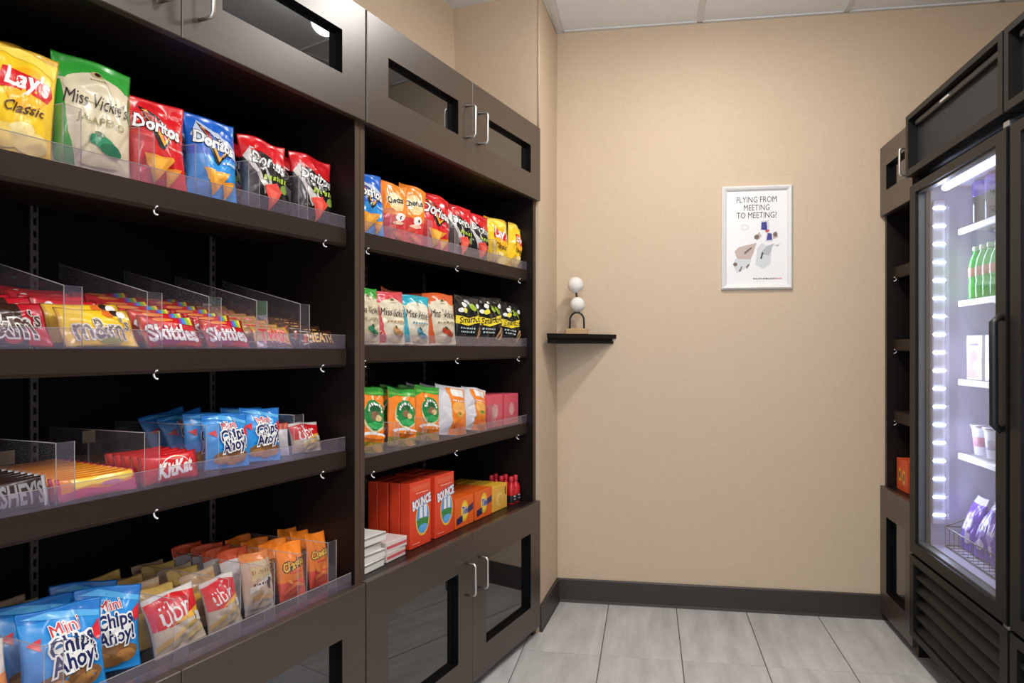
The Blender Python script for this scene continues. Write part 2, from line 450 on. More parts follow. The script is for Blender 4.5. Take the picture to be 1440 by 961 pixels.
# loose front rail of clear plastic standing on the counter of the cookie cabinet
def clear_rail(x0, x1, z, h, label):
    root = empty('clear_front_rail', cabp((x0 + x1) / 2, 0.024, z), ANG_C)
    hw = (x1 - x0) / 2
    bm = bmesh.new()
    box(bm, -hw, hw, 0, 0.0018, 0.0005, h); box(bm, -hw, hw, 0.0018, 0.03, 0.0005, 0.002)
    mk('strip', bm, M_LIP, root)
    part('strip_edge', M_ACRYE, root, (-hw, hw, -0.0002, 0.002, h, h + 0.0009))
    tag(root, label, 'shelf rail')
clear_rail(-2.33, -1.21, ZC, 0.034, 'clear plastic rail along the counter edge in front of the cookie bags')

# ------------------------------------------------------------------ clear dividers
def divider(x, z, h, depth, label, group, y=0.052, fl=0.033, tilt=0.0, slope=0.0):
    root = empty('shelf_divider', cabp(x, y, z + 0.0008), ANG_C)
    bm = bmesh.new()
    y1 = depth
    extr(bm, [(0, 0), (y1, slope * y1), (y1, h + slope * y1), (0, h)], -0.0007, 0.0007)
    box(bm, 0.0007, fl, 0, 0.0014, 0, h)
    mk('panel', bm, M_ACRY, root)
    bm = bmesh.new()
    tube(bm, [(0, 0, 0.001), (0, 0, h), (fl, 0, h), (fl, 0, 0.001)], 0.0009, 4)
    tube(bm, [(0, 0, h), (0, y1, h + slope * y1)], 0.0008, 4)
    mk('bright_edge', bm, M_ACRYE, root)
    tag(root, label, 'divider', group)
for x, l in ((-1.967, 'the brown and the yellow candy packets'), (-1.802, 'the yellow candy packets and the wide red lane'), (-1.653, 'the two lanes of red fruit candy'), (-1.517, 'the red fruit candy and the caramel bars'), (-1.372, 'the caramel bars and the toffee bars')):
    divider(x, 1.119, 0.104, 0.24, 'clear plastic divider between ' + l, 'dividers among the candy packets', slope=0.26)
for x, l in ((-1.981, 'clear plastic divider between the dark chocolate bars and the yellow bars'), (-1.808, 'clear plastic divider between the yellow bars and the red wafer bars'),
             (-1.660, 'clear plastic divider between the red wafer bars and the blue cookie bags'), (-1.394, 'clear plastic divider beside the small white and red snack pack')):
    divider(x, 0.861, 0.103, 0.26, l, 'dividers among the chocolate bars')
for x, l in ((-2.017, 'the orange crackers and the large blue cookie bag'), (-1.761, 'the large blue cookie bag and the waffle pack'), (-1.622, 'the two red and cream waffle packs'), (-1.518, 'the narrow waffle pack and the tan bakery pack'), (-1.408, 'the tan bakery pack and the orange puff bag'), (-1.297, 'the two lanes of orange puff bags')):
    divider(x, ZC, 0.128, 0.26, 'clear plastic divider on the counter between ' + l, 'dividers on the counter', y=0.030)
for x, l in ((-1.969, 'the yellow bag and the large green and cream bag'), (-1.820, 'the green and cream bag and a red chip bag'), (-1.688, 'the red chip bag and the bright blue bag'), (-1.541, 'the bright blue bag and a red and black bag'), (-1.378, 'the two red and black bags')):
    divider(x, 1.423, 0.100, 0.085, 'clear plastic divider between ' + l, 'dividers among the large chip bags')
for x, l in ((-0.988, 'the blue bag and the orange puffs'), (-0.782, 'the orange puffs and the red tortilla bag'), (-0.610, 'the red tortilla bag and a spicy bag'), (-0.322, 'the spicy bag and the yellow bags')):
    divider(x, 1.425, 0.085, 0.080, 'clear plastic divider beside the corner between ' + l, 'dividers among the small chip bags', fl=0.025)
for x, l in ((-0.970, 'the first two lanes of green oval bags from the cabinet divider'), (-0.814, 'the green oval bag lanes, nearer the silver pouches'), (-0.329, 'the silver edged pouches and the pink cartons')):
    divider(x, 0.830, 0.080, 0.20, 'clear plastic divider between ' + l, 'dividers among the orange bags', fl=0.025)
# ------------------------------------------------------------------ printed packets and bags
TXT = {}
def text_mesh(s, offset, shear):
    key = (s, offset, shear)
    if key in TXT: return TXT[key]
    c = bpy.data.curves.new('lettering', 'FONT'); c.body = s; c.size = 1.0; c.resolution_u = 2
    c.offset = offset; c.shear = shear; c.align_x = 'CENTER'; c.fill_mode = 'FRONT'
    o = bpy.data.objects.new('lettering', c); COL.objects.link(o)
    dg = bpy.context.evaluated_depsgraph_get(); dg.update()
    ev = o.evaluated_get(dg); me = ev.to_mesh()
    vs = [(v.co.x, v.co.y) for v in me.vertices]; fs = [tuple(p.vertices) for p in me.polygons]
    ev.to_mesh_clear()
    bpy.data.objects.remove(o); bpy.data.curves.remove(c)
    TXT[key] = (vs, fs)
    return TXT[key]
def text_box(s):
    vs, _ = text_mesh(s, 0.0, 0.0)
    xs = [v[0] for v in vs]; ys = [v[1] for v in vs]
    return min(xs), max(xs), min(ys), max(ys)
def decal_bm(items, W, H, mats, base=0.0008, step=0.0003):
    """flat print in the plane y = -layer; x in -1..1 of W/2, w in 0..1 of H"""
    bm = bmesh.new()
    def mi(col):
        m = col if not isinstance(col, tuple) else film(col)
        if m not in mats: mats.append(m)
        return mats.index(m)
    lay = 0
    for it in items:
        k = it[0]; y = -(base + lay * step); lay += 1
        if k == 'p':
            f = bm.faces.new([bm.verts.new((x * W / 2, y, ww * H)) for x, ww in it[1]]); f.material_index = mi(it[2])
        elif k == 'm':                                   # a line of print too small to read
            _, cx, cw, wd, hh, col = it; n = 7; st = wd * 2 / n
            for i in range(n):
                a = cx - wd + i * st; up = 0.35 * hh * ((i * 37) % 5) / 5
                f = bm.faces.new([bm.verts.new((px * W / 2, y, pw * H)) for px, pw in ((a, cw - hh / 2), (a + st * 0.62, cw - hh / 2), (a + st * 0.72, cw + hh / 2 - up), (a + st * 0.1, cw + hh / 2 - up))]); f.material_index = mi(col)
        elif k == 'e':
            _, cx, cw, rx, rw, col = it[:6]; rot = math.radians(it[6]) if len(it) > 6 else 0
            vs = []
            for i in range(22):
                a = 2 * math.pi * i / 22
                dx, dz = rx * W / 2 * math.cos(a), rw * H * math.sin(a)
                vs.append(bm.verts.new((cx * W / 2 + dx * math.cos(rot) - dz * math.sin(rot), y, cw * H + dx * math.sin(rot) + dz * math.cos(rot))))
            f = bm.faces.new(vs); f.material_index = mi(col)
        elif k == 't':
            _, s, cx, cw, wd, col = it[:6]; o = it[6] if len(it) > 6 else {}
            x0, x1, z0, z1 = text_box(s)
            sc = wd * W / (x1 - x0); vs_ = o.get('vs', 1.0); rot = math.radians(o.get('rot', 0))
            for oc, off in ([(o['out'], o.get('ow', 0.05))] if 'out' in o else []) + [(col, o.get('bold', 0.015))]:
                v2, f2 = text_mesh(s, off, o.get('shear', 0.0))
                bv = []
                for (a, b) in v2:
                    dx, dz = (a - (x0 + x1) / 2) * sc, (b - (z0 + z1) / 2) * sc * vs_
                    dz += o.get('arc', 0.0) * H * (1 - (dx / (wd * W / 2)) ** 2)
                    bv.append(bm.verts.new((cx * W / 2 + dx * math.cos(rot) - dz * math.sin(rot), y, cw * H + dx * math.sin(rot) + dz * math.cos(rot))))
                for f in f2:
                    try: nf = bm.faces.new([bv[i] for i in f]); nf.material_index = mi(oc)
                    except ValueError: pass
                y -= step; lay += 1
    return bm
def grid_cut(bm, W, H, d=0.006):
    for i in range(-int(W / 2 / d), int(W / 2 / d) + 1):
        bmesh.ops.bisect_plane(bm, geom=bm.verts[:] + bm.edges[:] + bm.faces[:], plane_co=(i * d, 0, 0), plane_no=(1, 0, 0), dist=1e-6)
    for i in range(1, int(H / d) + 1):
        bmesh.ops.bisect_plane(bm, geom=bm.verts[:] + bm.edges[:] + bm.faces[:], plane_co=(0, 0, i * d), plane_no=(0, 0, 1), dist=1e-6)
class Pouch:
    def __init__(s, W, H, D, seed, axis='z', crease=1.0):
        s.W, s.H, s.D, s.ax, s.cz = W, H, D, axis, crease
        r = random.Random(seed)
        s.ph = [r.uniform(0, 6.28) for _ in range(8)]
        s.kk = [r.uniform(5, 9), r.uniform(7, 12), r.uniform(4, 7)]
        s.cr = [(r.uniform(-0.9, 0.9), r.uniform(-0.9, 0.9), r.uniform(0, math.pi), r.uniform(0.03, 0.10), r.uniform(0.04, 0.13) * r.choice((1, -1))) for _ in range(20)]
        s.skew = r.uniform(-0.12, 0.12)
    def q(s, x, z):
        a, b = 2 * x / s.W, 2 * z / s.H - 1
        e, t = (a, b) if s.ax == 'z' else (b, a)
        return e, t, max(0.0, (1 - abs(t) - 0.09) / 0.91)
    def th(s, x, z):
        e, t, q = s.q(x, z)
        eg = max(0.0, 1 - abs(e) ** 3.2) ** 0.8
        g = 1 - (1 - q) ** 2.3
        if s.ax == 'z': g *= 1 - 0.16 * t
        v = s.D / 2 * g * eg
        w_ = eg * min(1, q * 4) * s.D * s.cz
        v += w_ * 0.16 * math.exp(-q * 3.0) * math.cos(e * s.kk[0] + s.ph[0] + t) * (1 if q > 0 else 0)
        v += w_ * 0.035 * math.sin(e * s.kk[1] + t * s.kk[2] + s.ph[1])
        for cx, cy, an, wd, am in s.cr:
            dx, dy = e - cx, t - cy
            d = dx * math.cos(an) + dy * math.sin(an); l = -dx * math.sin(an) + dy * math.cos(an)
            if abs(d) < 0.3: v += w_ * am * math.exp(-(d / wd) ** 2 - (l / 0.4) ** 2)
        return max(v, 0.0005)
    def pt(s, x, z, front, off=0.0):
        e, t, q = s.q(x, z)
        g = 1 - (1 - q) ** 2.3
        c = 0.02 * s.D * math.sin(e * 6 + s.ph[3]) + 0.10 * s.D * (1 - q) * math.sin(e * 4 + s.ph[4]) * s.cz
        T = s.th(x, z)
        X, Z = x, z
        if s.ax == 'z': X = x * (1 - 0.07 * g); Z = z + (0.012 * s.H * math.sin(e * 3 + s.ph[5]) + s.skew * 0.1 * x) * max(0, t)
        else: Z = s.H / 2 + (z - s.H / 2) * (1 - 0.07 * g)
        return (X, c - T - off if front else c + T, Z)
DES = {}
BAGS = {}
def pouch_meshes(design, W, H, D, seed, axis='z', crease=1.0):
    key = (design, W, H, D, seed, axis)
    if key in BAGS: return BAGS[key]
    base, bands, items = DES[design]
    D = D * (0.80 if axis == 'z' else 1.0)
    P = Pouch(W, H, D, seed, axis, crease)
    nx, nz = max(12, int(W / 0.0038)), max(12, int(H / 0.0038))
    nx, nz = min(nx, 42), min(nz, 54)
    mats = []
    def mi(c):
        m = c if not isinstance(c, tuple) else film(c)
        if m not in mats: mats.append(m)
        return mats.index(m)
    mi(base)
    verts, faces, fm = [], [], []
    idx = {}
    for side in (0, 1):
        for j in range(nz + 1):
            for i in range(nx + 1):
                edge = i in (0, nx) or j in (0, nz)
                if side and edge: idx[(1, i, j)] = idx[(0, i, j)]; continue
                x, z = -W / 2 + W * i / nx, H * j / nz
                p = P.pt(x, z, side == 0)
                if edge: p = (p[0], P.pt(x, z, True)[1] + 0.0004, p[2])
                idx[(side, i, j)] = len(verts); verts.append(p)
    for side in (0, 1):
        for j in range(nz):
            for i in range(nx):
                f = [idx[(side, i, j)], idx[(side, i + 1, j)], idx[(side, i + 1, j + 1)], idx[(side, i, j + 1)]]
                if side: f.reverse()
                faces.append(f)
                ww = (j + 0.5) / nz if axis == 'z' else (i + 0.5) / nx
                m = 0
                for b0, b1, c in bands:
                    if b0 <= ww < b1: m = mi(c)
                fm.append(m)
    me = bpy.data.meshes.new('pouch'); me.from_pydata(verts, [], faces)
    for m in mats: me.materials.append(m)
    me.polygons.foreach_set('material_index', fm); me.polygons.foreach_set('use_smooth', [True] * len(faces)); me.update()
    pm = None
    if items:
        dm = []
        bm = decal_bm(items, W, H, dm)
        grid_cut(bm, W, H)
        for v in bm.verts:
            x = max(-W / 2 * 0.985, min(W / 2 * 0.985, v.co.x)); z = max(H * 0.005, min(H * 0.995, v.co.z))
            v.co = Vector(P.pt(x, z, True, -v.co.y))
        bmesh.ops.recalc_face_normals(bm, faces=bm.faces)
        for f in bm.faces:
            f.smooth = True
            if f.normal.y > 0: f.normal_flip()
        pm = bpy.data.meshes.new('printed_front'); bm.to_mesh(pm); bm.free()
        for m in dm: pm.materials.append(m)
    BAGS[key] = (me, pm)
    return BAGS[key]
def packet(name, label, cat, design, W, H, D, base, ang, seed=1, lean=0, yaw=0, roll=0, group=None, axis='z', crease=1.0, print_on=True):
    me, pm = pouch_meshes(design, W, H, D, seed, axis, crease)
    o = link(name, me); tag(o, label, cat, group)
    if pm and print_on: link('printed_front', pm, o)
    pose(o, base, ang, lean, yaw, roll)
    return o
def lane(name, label, cat, design, x, W, H, D, y, z, n=1, dy=0.06, dz=0.0, lean=6, yaw=0, roll=0, seed=1, group=None, axis='z', jit=0.0, crease=1.0, dlean=0, behind=None):
    r = random.Random(seed * 7 + 3)
    if y < 0.14: x = min(x + (x + 2.84) / 1.12 * (y - 0.062), -0.046 - W / 2)
    for i in range(n):
        lb = label if n == 1 else label + (', front one', ', second one', ', third one', ', fourth one', ', fifth one', ', sixth one', ', seventh one', ', eighth one', ', ninth one', ', tenth one', ', eleventh one', ', twelfth one')[i]
        jx = r.uniform(-jit, jit) if i else 0; jl = (r.uniform(-3, 3) if i and jit else 0)
        packet(name, lb, cat, design, W, H, D, cabp(x + jx, y + i * dy, z + i * dz), ANG_C, seed, lean + dlean * i + jl, yaw + (r.uniform(-4, 4) if i and jit else 0), roll + (r.uniform(-2.5, 2.5) if i and jit else 0), group, axis, crease)
def carton(name, label, cat, items, W, H, D, base, ang, col, group=None, yaw=0, lean=0, roll=0, bev=0.0012, side_items=None):
    bm = bmesh.new()
    box(bm, -W / 2, W / 2, 0, D, 0, H, bev=bev)
    o = mk(name, bm, col if not isinstance(col, tuple) else film(col, 0.4)); tag(o, label, cat, group)
    if items:
        dm = []; b2 = decal_bm(items, W, H, dm, 0.0004, 0.0002)
        bmesh.ops.recalc_face_normals(b2, faces=b2.faces)
        for f in b2.faces:
            if f.normal.y > 0: f.normal_flip()
        mk('printed_front', b2, dm, o)
    pose(o, base, ang, lean, yaw, roll)
    return o
ORD = (', front one', ', second one', ', third one', ', fourth one')
ORD5 = (', front one', ', second one', ', third one', ', fourth one', ', rear one')
# colours (linear)
RED, DRED, CRIM = (0.62, 0.012, 0.018), (0.33, 0.008, 0.012), (0.70, 0.02, 0.03)
YEL, GOLD, ORA = (0.85, 0.55, 0.02), (0.62, 0.36, 0.03), (0.85, 0.22, 0.015)
WHI, CRE, BLK = (0.80, 0.80, 0.78), (0.62, 0.54, 0.38), (0.008, 0.008, 0.008)
BLU, NAVY, SKY = (0.015, 0.12, 0.55), (0.008, 0.015, 0.10), (0.02, 0.28, 0.72)
GRN, DGRN, LIME = (0.03, 0.30, 0.035), (0.01, 0.12, 0.02), (0.35, 0.50, 0.05)
BRN, TAN, SILV = (0.035, 0.014, 0.008), (0.42, 0.25, 0.11), (0.45, 0.45, 0.47)
PINK, PURP, TEAL = (0.70, 0.09, 0.13), (0.13, 0.06, 0.45), (0.02, 0.36, 0.46)
DES['gold'] = (YEL, [(0.93, 1.01, GOLD)], [
    ('p', [(-0.9, 0.80), (-0.3, 0.92), (0.9, 0.78), (0.95, 0.90), (0, 0.99), (-0.95, 0.93)], (0.88, 0.68, 0.10)),
    ('e', 0.15, 0.60, 0.58, 0.20, (0.90, 0.42, 0.01)),
    ('p', [(-0.55, 0.62), (-0.45, 0.75), (-0.1, 0.76), (0.25, 0.71), (0.80, 0.70), (0.86, 0.60), (0.72, 0.52), (0.35, 0.53), (-0.1, 0.57), (-0.5, 0.55)], RED),
    ('t', "Lay's", 0.16, 0.645, 0.54, WHI, {'bold': 0.03, 'shear': 0.15, 'rot': -5, 'vs': 1.25}),
    ('t', 'Classic', 0.08, 0.40, 0.48, (0.10, 0.03, 0.01), {'shear': 0.2, 'rot': -4}),
    ('e', -0.2, 0.16, 0.45, 0.10, (0.88, 0.64, 0.14)), ('e', 0.4, 0.12, 0.4, 0.09, (0.90, 0.70, 0.22)), ('e', 0.1, 0.22, 0.3, 0.06, (0.92, 0.74, 0.30))])
def kettle(key, top, flav, leaf, base=CRE, flavcol=(0.22, 0.20, 0.06)):
    DES[key] = (base, [(0.78, 1.01, top)], [
        ('p', [(-0.98, 0.16), (-0.98, 0.75), (-0.86, 0.75), (-0.72, 0.30), (-0.40, 0.05), (-0.9, 0.05)], top),
        ('p', [(0.98, 0.45), (0.98, 0.75), (0.86, 0.75), (0.80, 0.55)], top),
        ('e', 0.0, 0.72, 0.82, 0.14, base),
        ('e', 0.0, 0.845, 0.17, 0.035, (0.40, 0.32, 0.16)), ('e', 0.0, 0.85, 0.08, 0.02, BRN),
        ('m', 0.0, 0.79, 0.20, 0.018, (0.25, 0.2, 0.1)),
        ('t', "Miss Vickie's", -0.04, 0.60, 0.80, (0.02, 0.012, 0.008), {'shear': 0.25, 'bold': 0.0, 'vs': 1.6, 'rot': -3}),
        (('t', flav, 0.05, 0.43, 0.62, flavcol, {'bold': 0.0, 'rot': -3}) if flav else ('m', 0.05, 0.43, 0.60, 0.035, flavcol)),
        ('e', 0.1, 0.25, 0.35, 0.055, leaf, -25), ('e', 0.32, 0.20, 0.30, 0.05, tuple(c * 0.6 for c in leaf), -12), ('e', 0.0, 0.32, 0.12, 0.02, (0.05, 0.1, 0.03), -30),
        ('e', 0.1, 0.09, 0.5, 0.035, (0.70, 0.60, 0.38))])
kettle('kettle_green', GRN, 'JALAPEÑO', (0.03, 0.22, 0.11))
kettle('kettle_red', (0.60, 0.06, 0.08), None, (0.60, 0.30, 0.12), (0.68, 0.60, 0.45), (0.45, 0.25, 0.08))
kettle('kettle_teal', TEAL, None, (0.08, 0.36, 0.55), (0.68, 0.63, 0.50), (0.03, 0.25, 0.35))
kettle('kettle_orange', (0.62, 0.10, 0.02), None, (0.55, 0.06, 0.02), (0.68, 0.60, 0.45))
def corn(key, base, flav, bands=(), deep=None):
    deep = deep or tuple(c * 0.45 for c in base)
    DES[key] = (base, list(bands), [
        ('p', [(-0.9, 0.72), (-0.55, 0.93), (0.9, 0.66), (0.95, 0.52), (-0.2, 0.60)], deep if key == 'corn_blue' else base),
        ('p', [(-0.60, 0.90), (0.55, 0.62), (0.02, 0.40), (-0.12, 0.44)], BLK),
        ('p', [(-0.53, 0.85), (0.40, 0.615), (0.03, 0.46)], base),
        ('p', [(-0.52, 0.855), (-0.40, 0.845), (0.05, 0.50), (0.36, 0.60), (0.44, 0.61), (0.03, 0.445)], (0.75, 0.36, 0.04)),
        ('p', [(-0.50, 0.84), (-0.30, 0.79), (-0.05, 0.66), (-0.18, 0.63)], DRED),
        ('t', 'Doritos', -0.06, 0.665, 0.76, WHI, {'out': BLK, 'ow': 0.07, 'bold': 0.03, 'rot': -10, 'vs': 1.2}),
        (('t', flav, 0.52, 0.44, 0.34, WHI, {'bold': 0.0, 'rot': -6}) if flav else ('m', 0.5, 0.44, 0.30, 0.03, WHI)),
        ('p', [(-0.60, 0.34), (0.42, 0.32), (-0.12, 0.05)], (0.85, 0.34, 0.03)), ('p', [(-0.42, 0.31), (0.20, 0.305), (-0.12, 0.13)], (0.90, 0.46, 0.06)),
        ('p', [(0.16, 0.21), (0.78, 0.24), (0.36, 0.02)], (0.80, 0.28, 0.02)), ('p', [(0.28, 0.19), (0.64, 0.21), (0.40, 0.08)], (0.88, 0.42, 0.05))])
corn('corn_red', RED, 'NACHO CHEESE')
corn('corn_blue', BLU, None, [(0.0, 0.50, SKY)], (0.45, 0.52, 0.66))
DES['corn_hot'] = (BLK, [(0.68, 1.01, RED)], [
    ('p', [(-0.95, 0.70), (-0.70, 0.84), (-0.1, 0.62), (0.1, 0.30), (-0.25, 0.22), (-0.62, 0.48)], (0.55, 0.52, 0.50)),
    ('p', [(-0.75, 0.69), (-0.2, 0.60), (-0.05, 0.36), (-0.5, 0.52)], BLK),
    ('p', [(0.95, 0.68), (0.4, 0.60), (0.62, 0.52), (0.97, 0.58)], (0.45, 0.42, 0.42)),
    ('p', [(-0.45, 0.80), (0.5, 0.60), (0.05, 0.44)], BLK),
    ('t', 'Doritos', 0.02, 0.655, 0.70, WHI, {'out': BLK, 'ow': 0.06, 'bold': 0.02, 'rot': -9, 'vs': 1.25}),
    ('m', 0.30, 0.45, 0.56, 0.07, LIME),
    ('e', 0.7, 0.34, 0.20, 0.06, (0.18, 0.28, 0.05)),
    ('p', [(-0.36, 0.33), (0.2, 0.38), (0.60, 0.30), (0.12, 0.03)], (0.75, 0.07, 0.05)), ('p', [(-0.18, 0.31), (0.40, 0.27), (0.14, 0.12)], (0.85, 0.14, 0.09))])
DES['puffs'] = (ORA, [(0.0, 0.32, (0.72, 0.07, 0.03))], [
    ('t', 'Cheetos', 0.0, 0.62, 0.82, (0.85, 0.50, 0.06), {'out': BLK, 'ow': 0.10, 'bold': 0.03, 'rot': 10, 'shear': 0.15, 'vs': 1.3}),
    ('m', 0.05, 0.47, 0.50, 0.04, CRIM),
    ('e', -0.3, 0.20, 0.45, 0.035, (0.88, 0.20, 0.05), 20), ('e', 0.3, 0.24, 0.42, 0.035, (0.86, 0.25, 0.05), -15), ('e', 0.1, 0.12, 0.48, 0.035, (0.78, 0.12, 0.04), 8), ('e', -0.4, 0.32, 0.3, 0.03, (0.9, 0.3, 0.05), -30)])
DES['puffs_hot'] = (ORA, [(0.0, 0.42, (0.68, 0.04, 0.04))], [
    ('e', 0.0, 0.66, 0.62, 0.17, (0.88, 0.60, 0.30)),
    ('t', 'Cheetos', -0.05, 0.69, 0.62, BLK, {'out': (0.85, 0.75, 0.45), 'ow': 0.10, 'bold': 0.04, 'rot': 12, 'vs': 1.4}),
    ('e', 0.2, 0.40, 0.34, 0.07, (0.85, 0.80, 0.75), 20), ('e', 0.3, 0.40, 0.12, 0.03, BLK),
    ('e', -0.2, 0.22, 0.5, 0.04, (0.80, 0.08, 0.05), 22), ('e', 0.3, 0.12, 0.42, 0.04, (0.85, 0.16, 0.08), -12), ('e', 0.1, 0.30, 0.42, 0.03, (0.85, 0.55, 0.40), 8)])
DES['popcorn'] = (BLK, [(0.0, 0.2, (0.03, 0.028, 0.03))], [
    ('p', [(-0.98, 0.42), (-0.96, 0.58), (-0.2, 0.53), (0.4, 0.60), (0.97, 0.66), (0.98, 0.50), (0.3, 0.44), (-0.3, 0.38)], (0.80, 0.62, 0.03)),
    ('t', 'Smartfood', 0.0, 0.515, 0.84, BLK, {'shear': 0.3, 'rot': 6, 'bold': 0.02}),
    ('e', -0.35, 0.80, 0.20, 0.055, WHI), ('e', -0.7, 0.68, 0.16, 0.045, WHI), ('e', 0.75, 0.82, 0.15, 0.05, WHI), ('e', -0.15, 0.88, 0.12, 0.03, (0.5, 0.5, 0.5)),
    ('e', -0.42, 0.68, 0.22, 0.05, (0.75, 0.68, 0.05), 20), ('e', 0.15, 0.76, 0.16, 0.09, (0.30, 0.42, 0.03), 60), ('e', 0.5, 0.72, 0.10, 0.09, (0.20, 0.30, 0.02), 20),
    ('m', -0.30, 0.33, 0.5, 0.035, (0.5, 0.6, 0.6)), ('m', -0.30, 0.26, 0.45, 0.035, (0.5, 0.6, 0.6)),
    ('p', [(0.30, 0.14), (0.42, 0.14), (0.72, 0.36), (0.56, 0.38)], TAN), ('p', [(0.5, 0.12), (0.64, 0.12), (0.80, 0.30), (0.72, 0.32)], (0.55, 0.36, 0.18))])
DES['harvest'] = (ORA, [(0.93, 1.01, GRN), (0.0, 0.16, (0.30, 0.28, 0.04))], [
    ('p', [(-0.97, 0.80), (-0.4, 0.88), (0.97, 0.86), (0.97, 0.94), (-0.97, 0.94)], GRN),
    ('p', [(-0.97, 0.86), (0.97, 0.90), (0.97, 0.93), (-0.97, 0.91)], (0.10, 0.42, 0.05)),
    ('e', 0.0, 0.54, 0.74, 0.25, (0.70, 0.62, 0.35)), ('e', 0.02, 0.565, 0.70, 0.235, (0.015, 0.22, 0.05)),
    ('e', 0.0, 0.66, 0.34, 0.06, (0.012, 0.10, 0.03)), ('e', 0.0, 0.55, 0.30, 0.07, (0.22, 0.12, 0.06)), ('e', 0.22, 0.52, 0.18, 0.05, (0.62, 0.48, 0.22)),
    ('p', [(-0.55, 0.42), (0.0, 0.47), (0.6, 0.42), (0.3, 0.355), (-0.3, 0.355)], (0.04, 0.40, 0.10)),
    ] + [('e', 0.50 * math.cos(math.radians(a)), 0.60 + 0.13 * math.sin(math.radians(a)), 0.055, 0.026, WHI, a - 90) for a in range(10, 171, 20)] + [
    ('e', -0.1, 0.26, 0.78, 0.05, WHI), ('e', 0.0, 0.24, 0.7, 0.03, ORA), ('e', -0.3, 0.09, 0.32, 0.05, (0.62, 0.40, 0.05), 20), ('e', 0.35, 0.08, 0.34, 0.05, (0.55, 0.30, 0.05), -20)])
DES['cheese_pouch'] = ((0.62, 0.62, 0.66), [], [
    ('p', [(-0.35, 0.02), (-0.25, 0.40), (-0.40, 0.96), (0.90, 0.96), (0.92, 0.02)], ORA),
    ('p', [(-0.10, 0.80), (0.80, 0.78), (0.82, 0.94), (-0.14, 0.95)], WHI),
    ('e', 0.25, 0.55, 0.5, 0.14, (0.88, 0.42, 0.10)), ('e', 0.25, 0.42, 0.28, 0.06, (0.62, 0.30, 0.04)), ('e', 0.30, 0.44, 0.12, 0.03, GRN),
    ('e', 0.2, 0.20, 0.5, 0.06, (0.72, 0.16, 0.04)), ('m', 0.25, 0.70, 0.46, 0.03, WHI)])
DES['cookie'] = (SKY, [(0.88, 1.01, (0.015, 0.17, 0.55))], [
    ('p', [(-0.9, 0.93), (0.95, 0.80), (0.95, 0.86), (-0.3, 0.97)], (0.10, 0.42, 0.80)),
    ('e', 0.08, 0.235, 0.80, 0.10, (0.24, 0.11, 0.04)), ('e', 0.45, 0.18, 0.34, 0.08, (0.42, 0.20, 0.06)), ('e', -0.35, 0.17, 0.34, 0.075, (0.45, 0.22, 0.07)),
    ('e', 0.10, 0.12, 0.30, 0.06, (0.40, 0.19, 0.06)),
    ('p', [(0.62, 0.66), (0.92, 0.78), (0.92, 0.60), (0.80, 0.55)], CRIM),
    ('p', [(-0.92, 0.66), (-0.62, 0.72), (-0.66, 0.58)], CRIM),
    ('t', 'Mini', -0.05, 0.775, 0.36, CRIM, {'out': WHI, 'ow': 0.05, 'bold': 0.0, 'rot': 9}),
    ('p', [(-0.42, 0.56), (-0.36, 0.40), (-0.22, 0.33), (0.50, 0.36), (0.64, 0.50), (0.58, 0.63), (0.10, 0.62)], WHI), ('t', 'Chips', 0.08, 0.575, 0.56, NAVY, {'bold': 0.025, 'out': WHI, 'ow': 0.11, 'rot': 9, 'vs': 1.2}), ('t', 'Ahoy!', 0.12, 0.395, 0.56, NAVY, {'bold': 0.025, 'out': WHI, 'ow': 0.11, 'rot': 9, 'vs': 1.2})])
DES['waffle'] = ((0.52, 0.44, 0.34), [(0.86, 1.01, (0.60, 0.56, 0.52))], [
    ('p', [(-0.97, 0.44), (-0.97, 0.90), (0.2, 0.95), (0.97, 0.88), (0.97, 0.58), (0.40, 0.54), (-0.1, 0.42)], RED),
    ('p', [(-0.3, 0.44), (0.5, 0.57), (0.97, 0.60), (0.97, 0.52), (0.4, 0.45)], (0.78, 0.42, 0.04)),
    ('t', 'übr', -0.10, 0.66, 0.60, WHI, {'bold': 0.0, 'rot': 6, 'vs': 1.1}),
    ('p', [(-0.97, 0.10), (-0.97, 0.20), (0.6, 0.42), (0.7, 0.36)], (0.55, 0.36, 0.12)), ('p', [(-0.7, 0.04), (-0.5, 0.09), (0.92, 0.28), (0.92, 0.18)], (0.60, 0.46, 0.22)),
    ('p', [(0.5, 0.52), (0.92, 0.50), (0.9, 0.34), (0.6, 0.36)], (0.68, 0.66, 0.60))])
DES['nuts'] = ((0.48, 0.36, 0.25), [(0.86, 1.01, (0.62, 0.20, 0.06)), (0.0, 0.2, (0.38, 0.34, 0.32))], [
    ('p', [(-0.6, 0.82), (-0.2, 0.72), (0.2, 0.80), (0.6, 0.70), (0.7, 0.58), (-0.6, 0.56)], (0.50, 0.40, 0.20)),
    ('m', 0.0, 0.68, 0.55, 0.07, (0.30, 0.18, 0.05)),
    ('p', [(-0.75, 0.46), (0.75, 0.60), (0.75, 0.52), (-0.75, 0.36)], (0.62, 0.58, 0.52)),
    ('m', 0.0, 0.485, 0.6, 0.04, (0.10, 0.05, 0.03)),
    ('p', [(0.40, 0.38), (0.55, 0.36), (0.58, 0.54), (0.45, 0.56)], BRN),
    ('e', -0.3, 0.28, 0.35, 0.05, (0.40, 0.22, 0.08), 12), ('e', 0.3, 0.25, 0.36, 0.05, (0.5, 0.3, 0.12), -10), ('e', -0.05, 0.13, 0.5, 0.05, (0.52, 0.42, 0.32))])
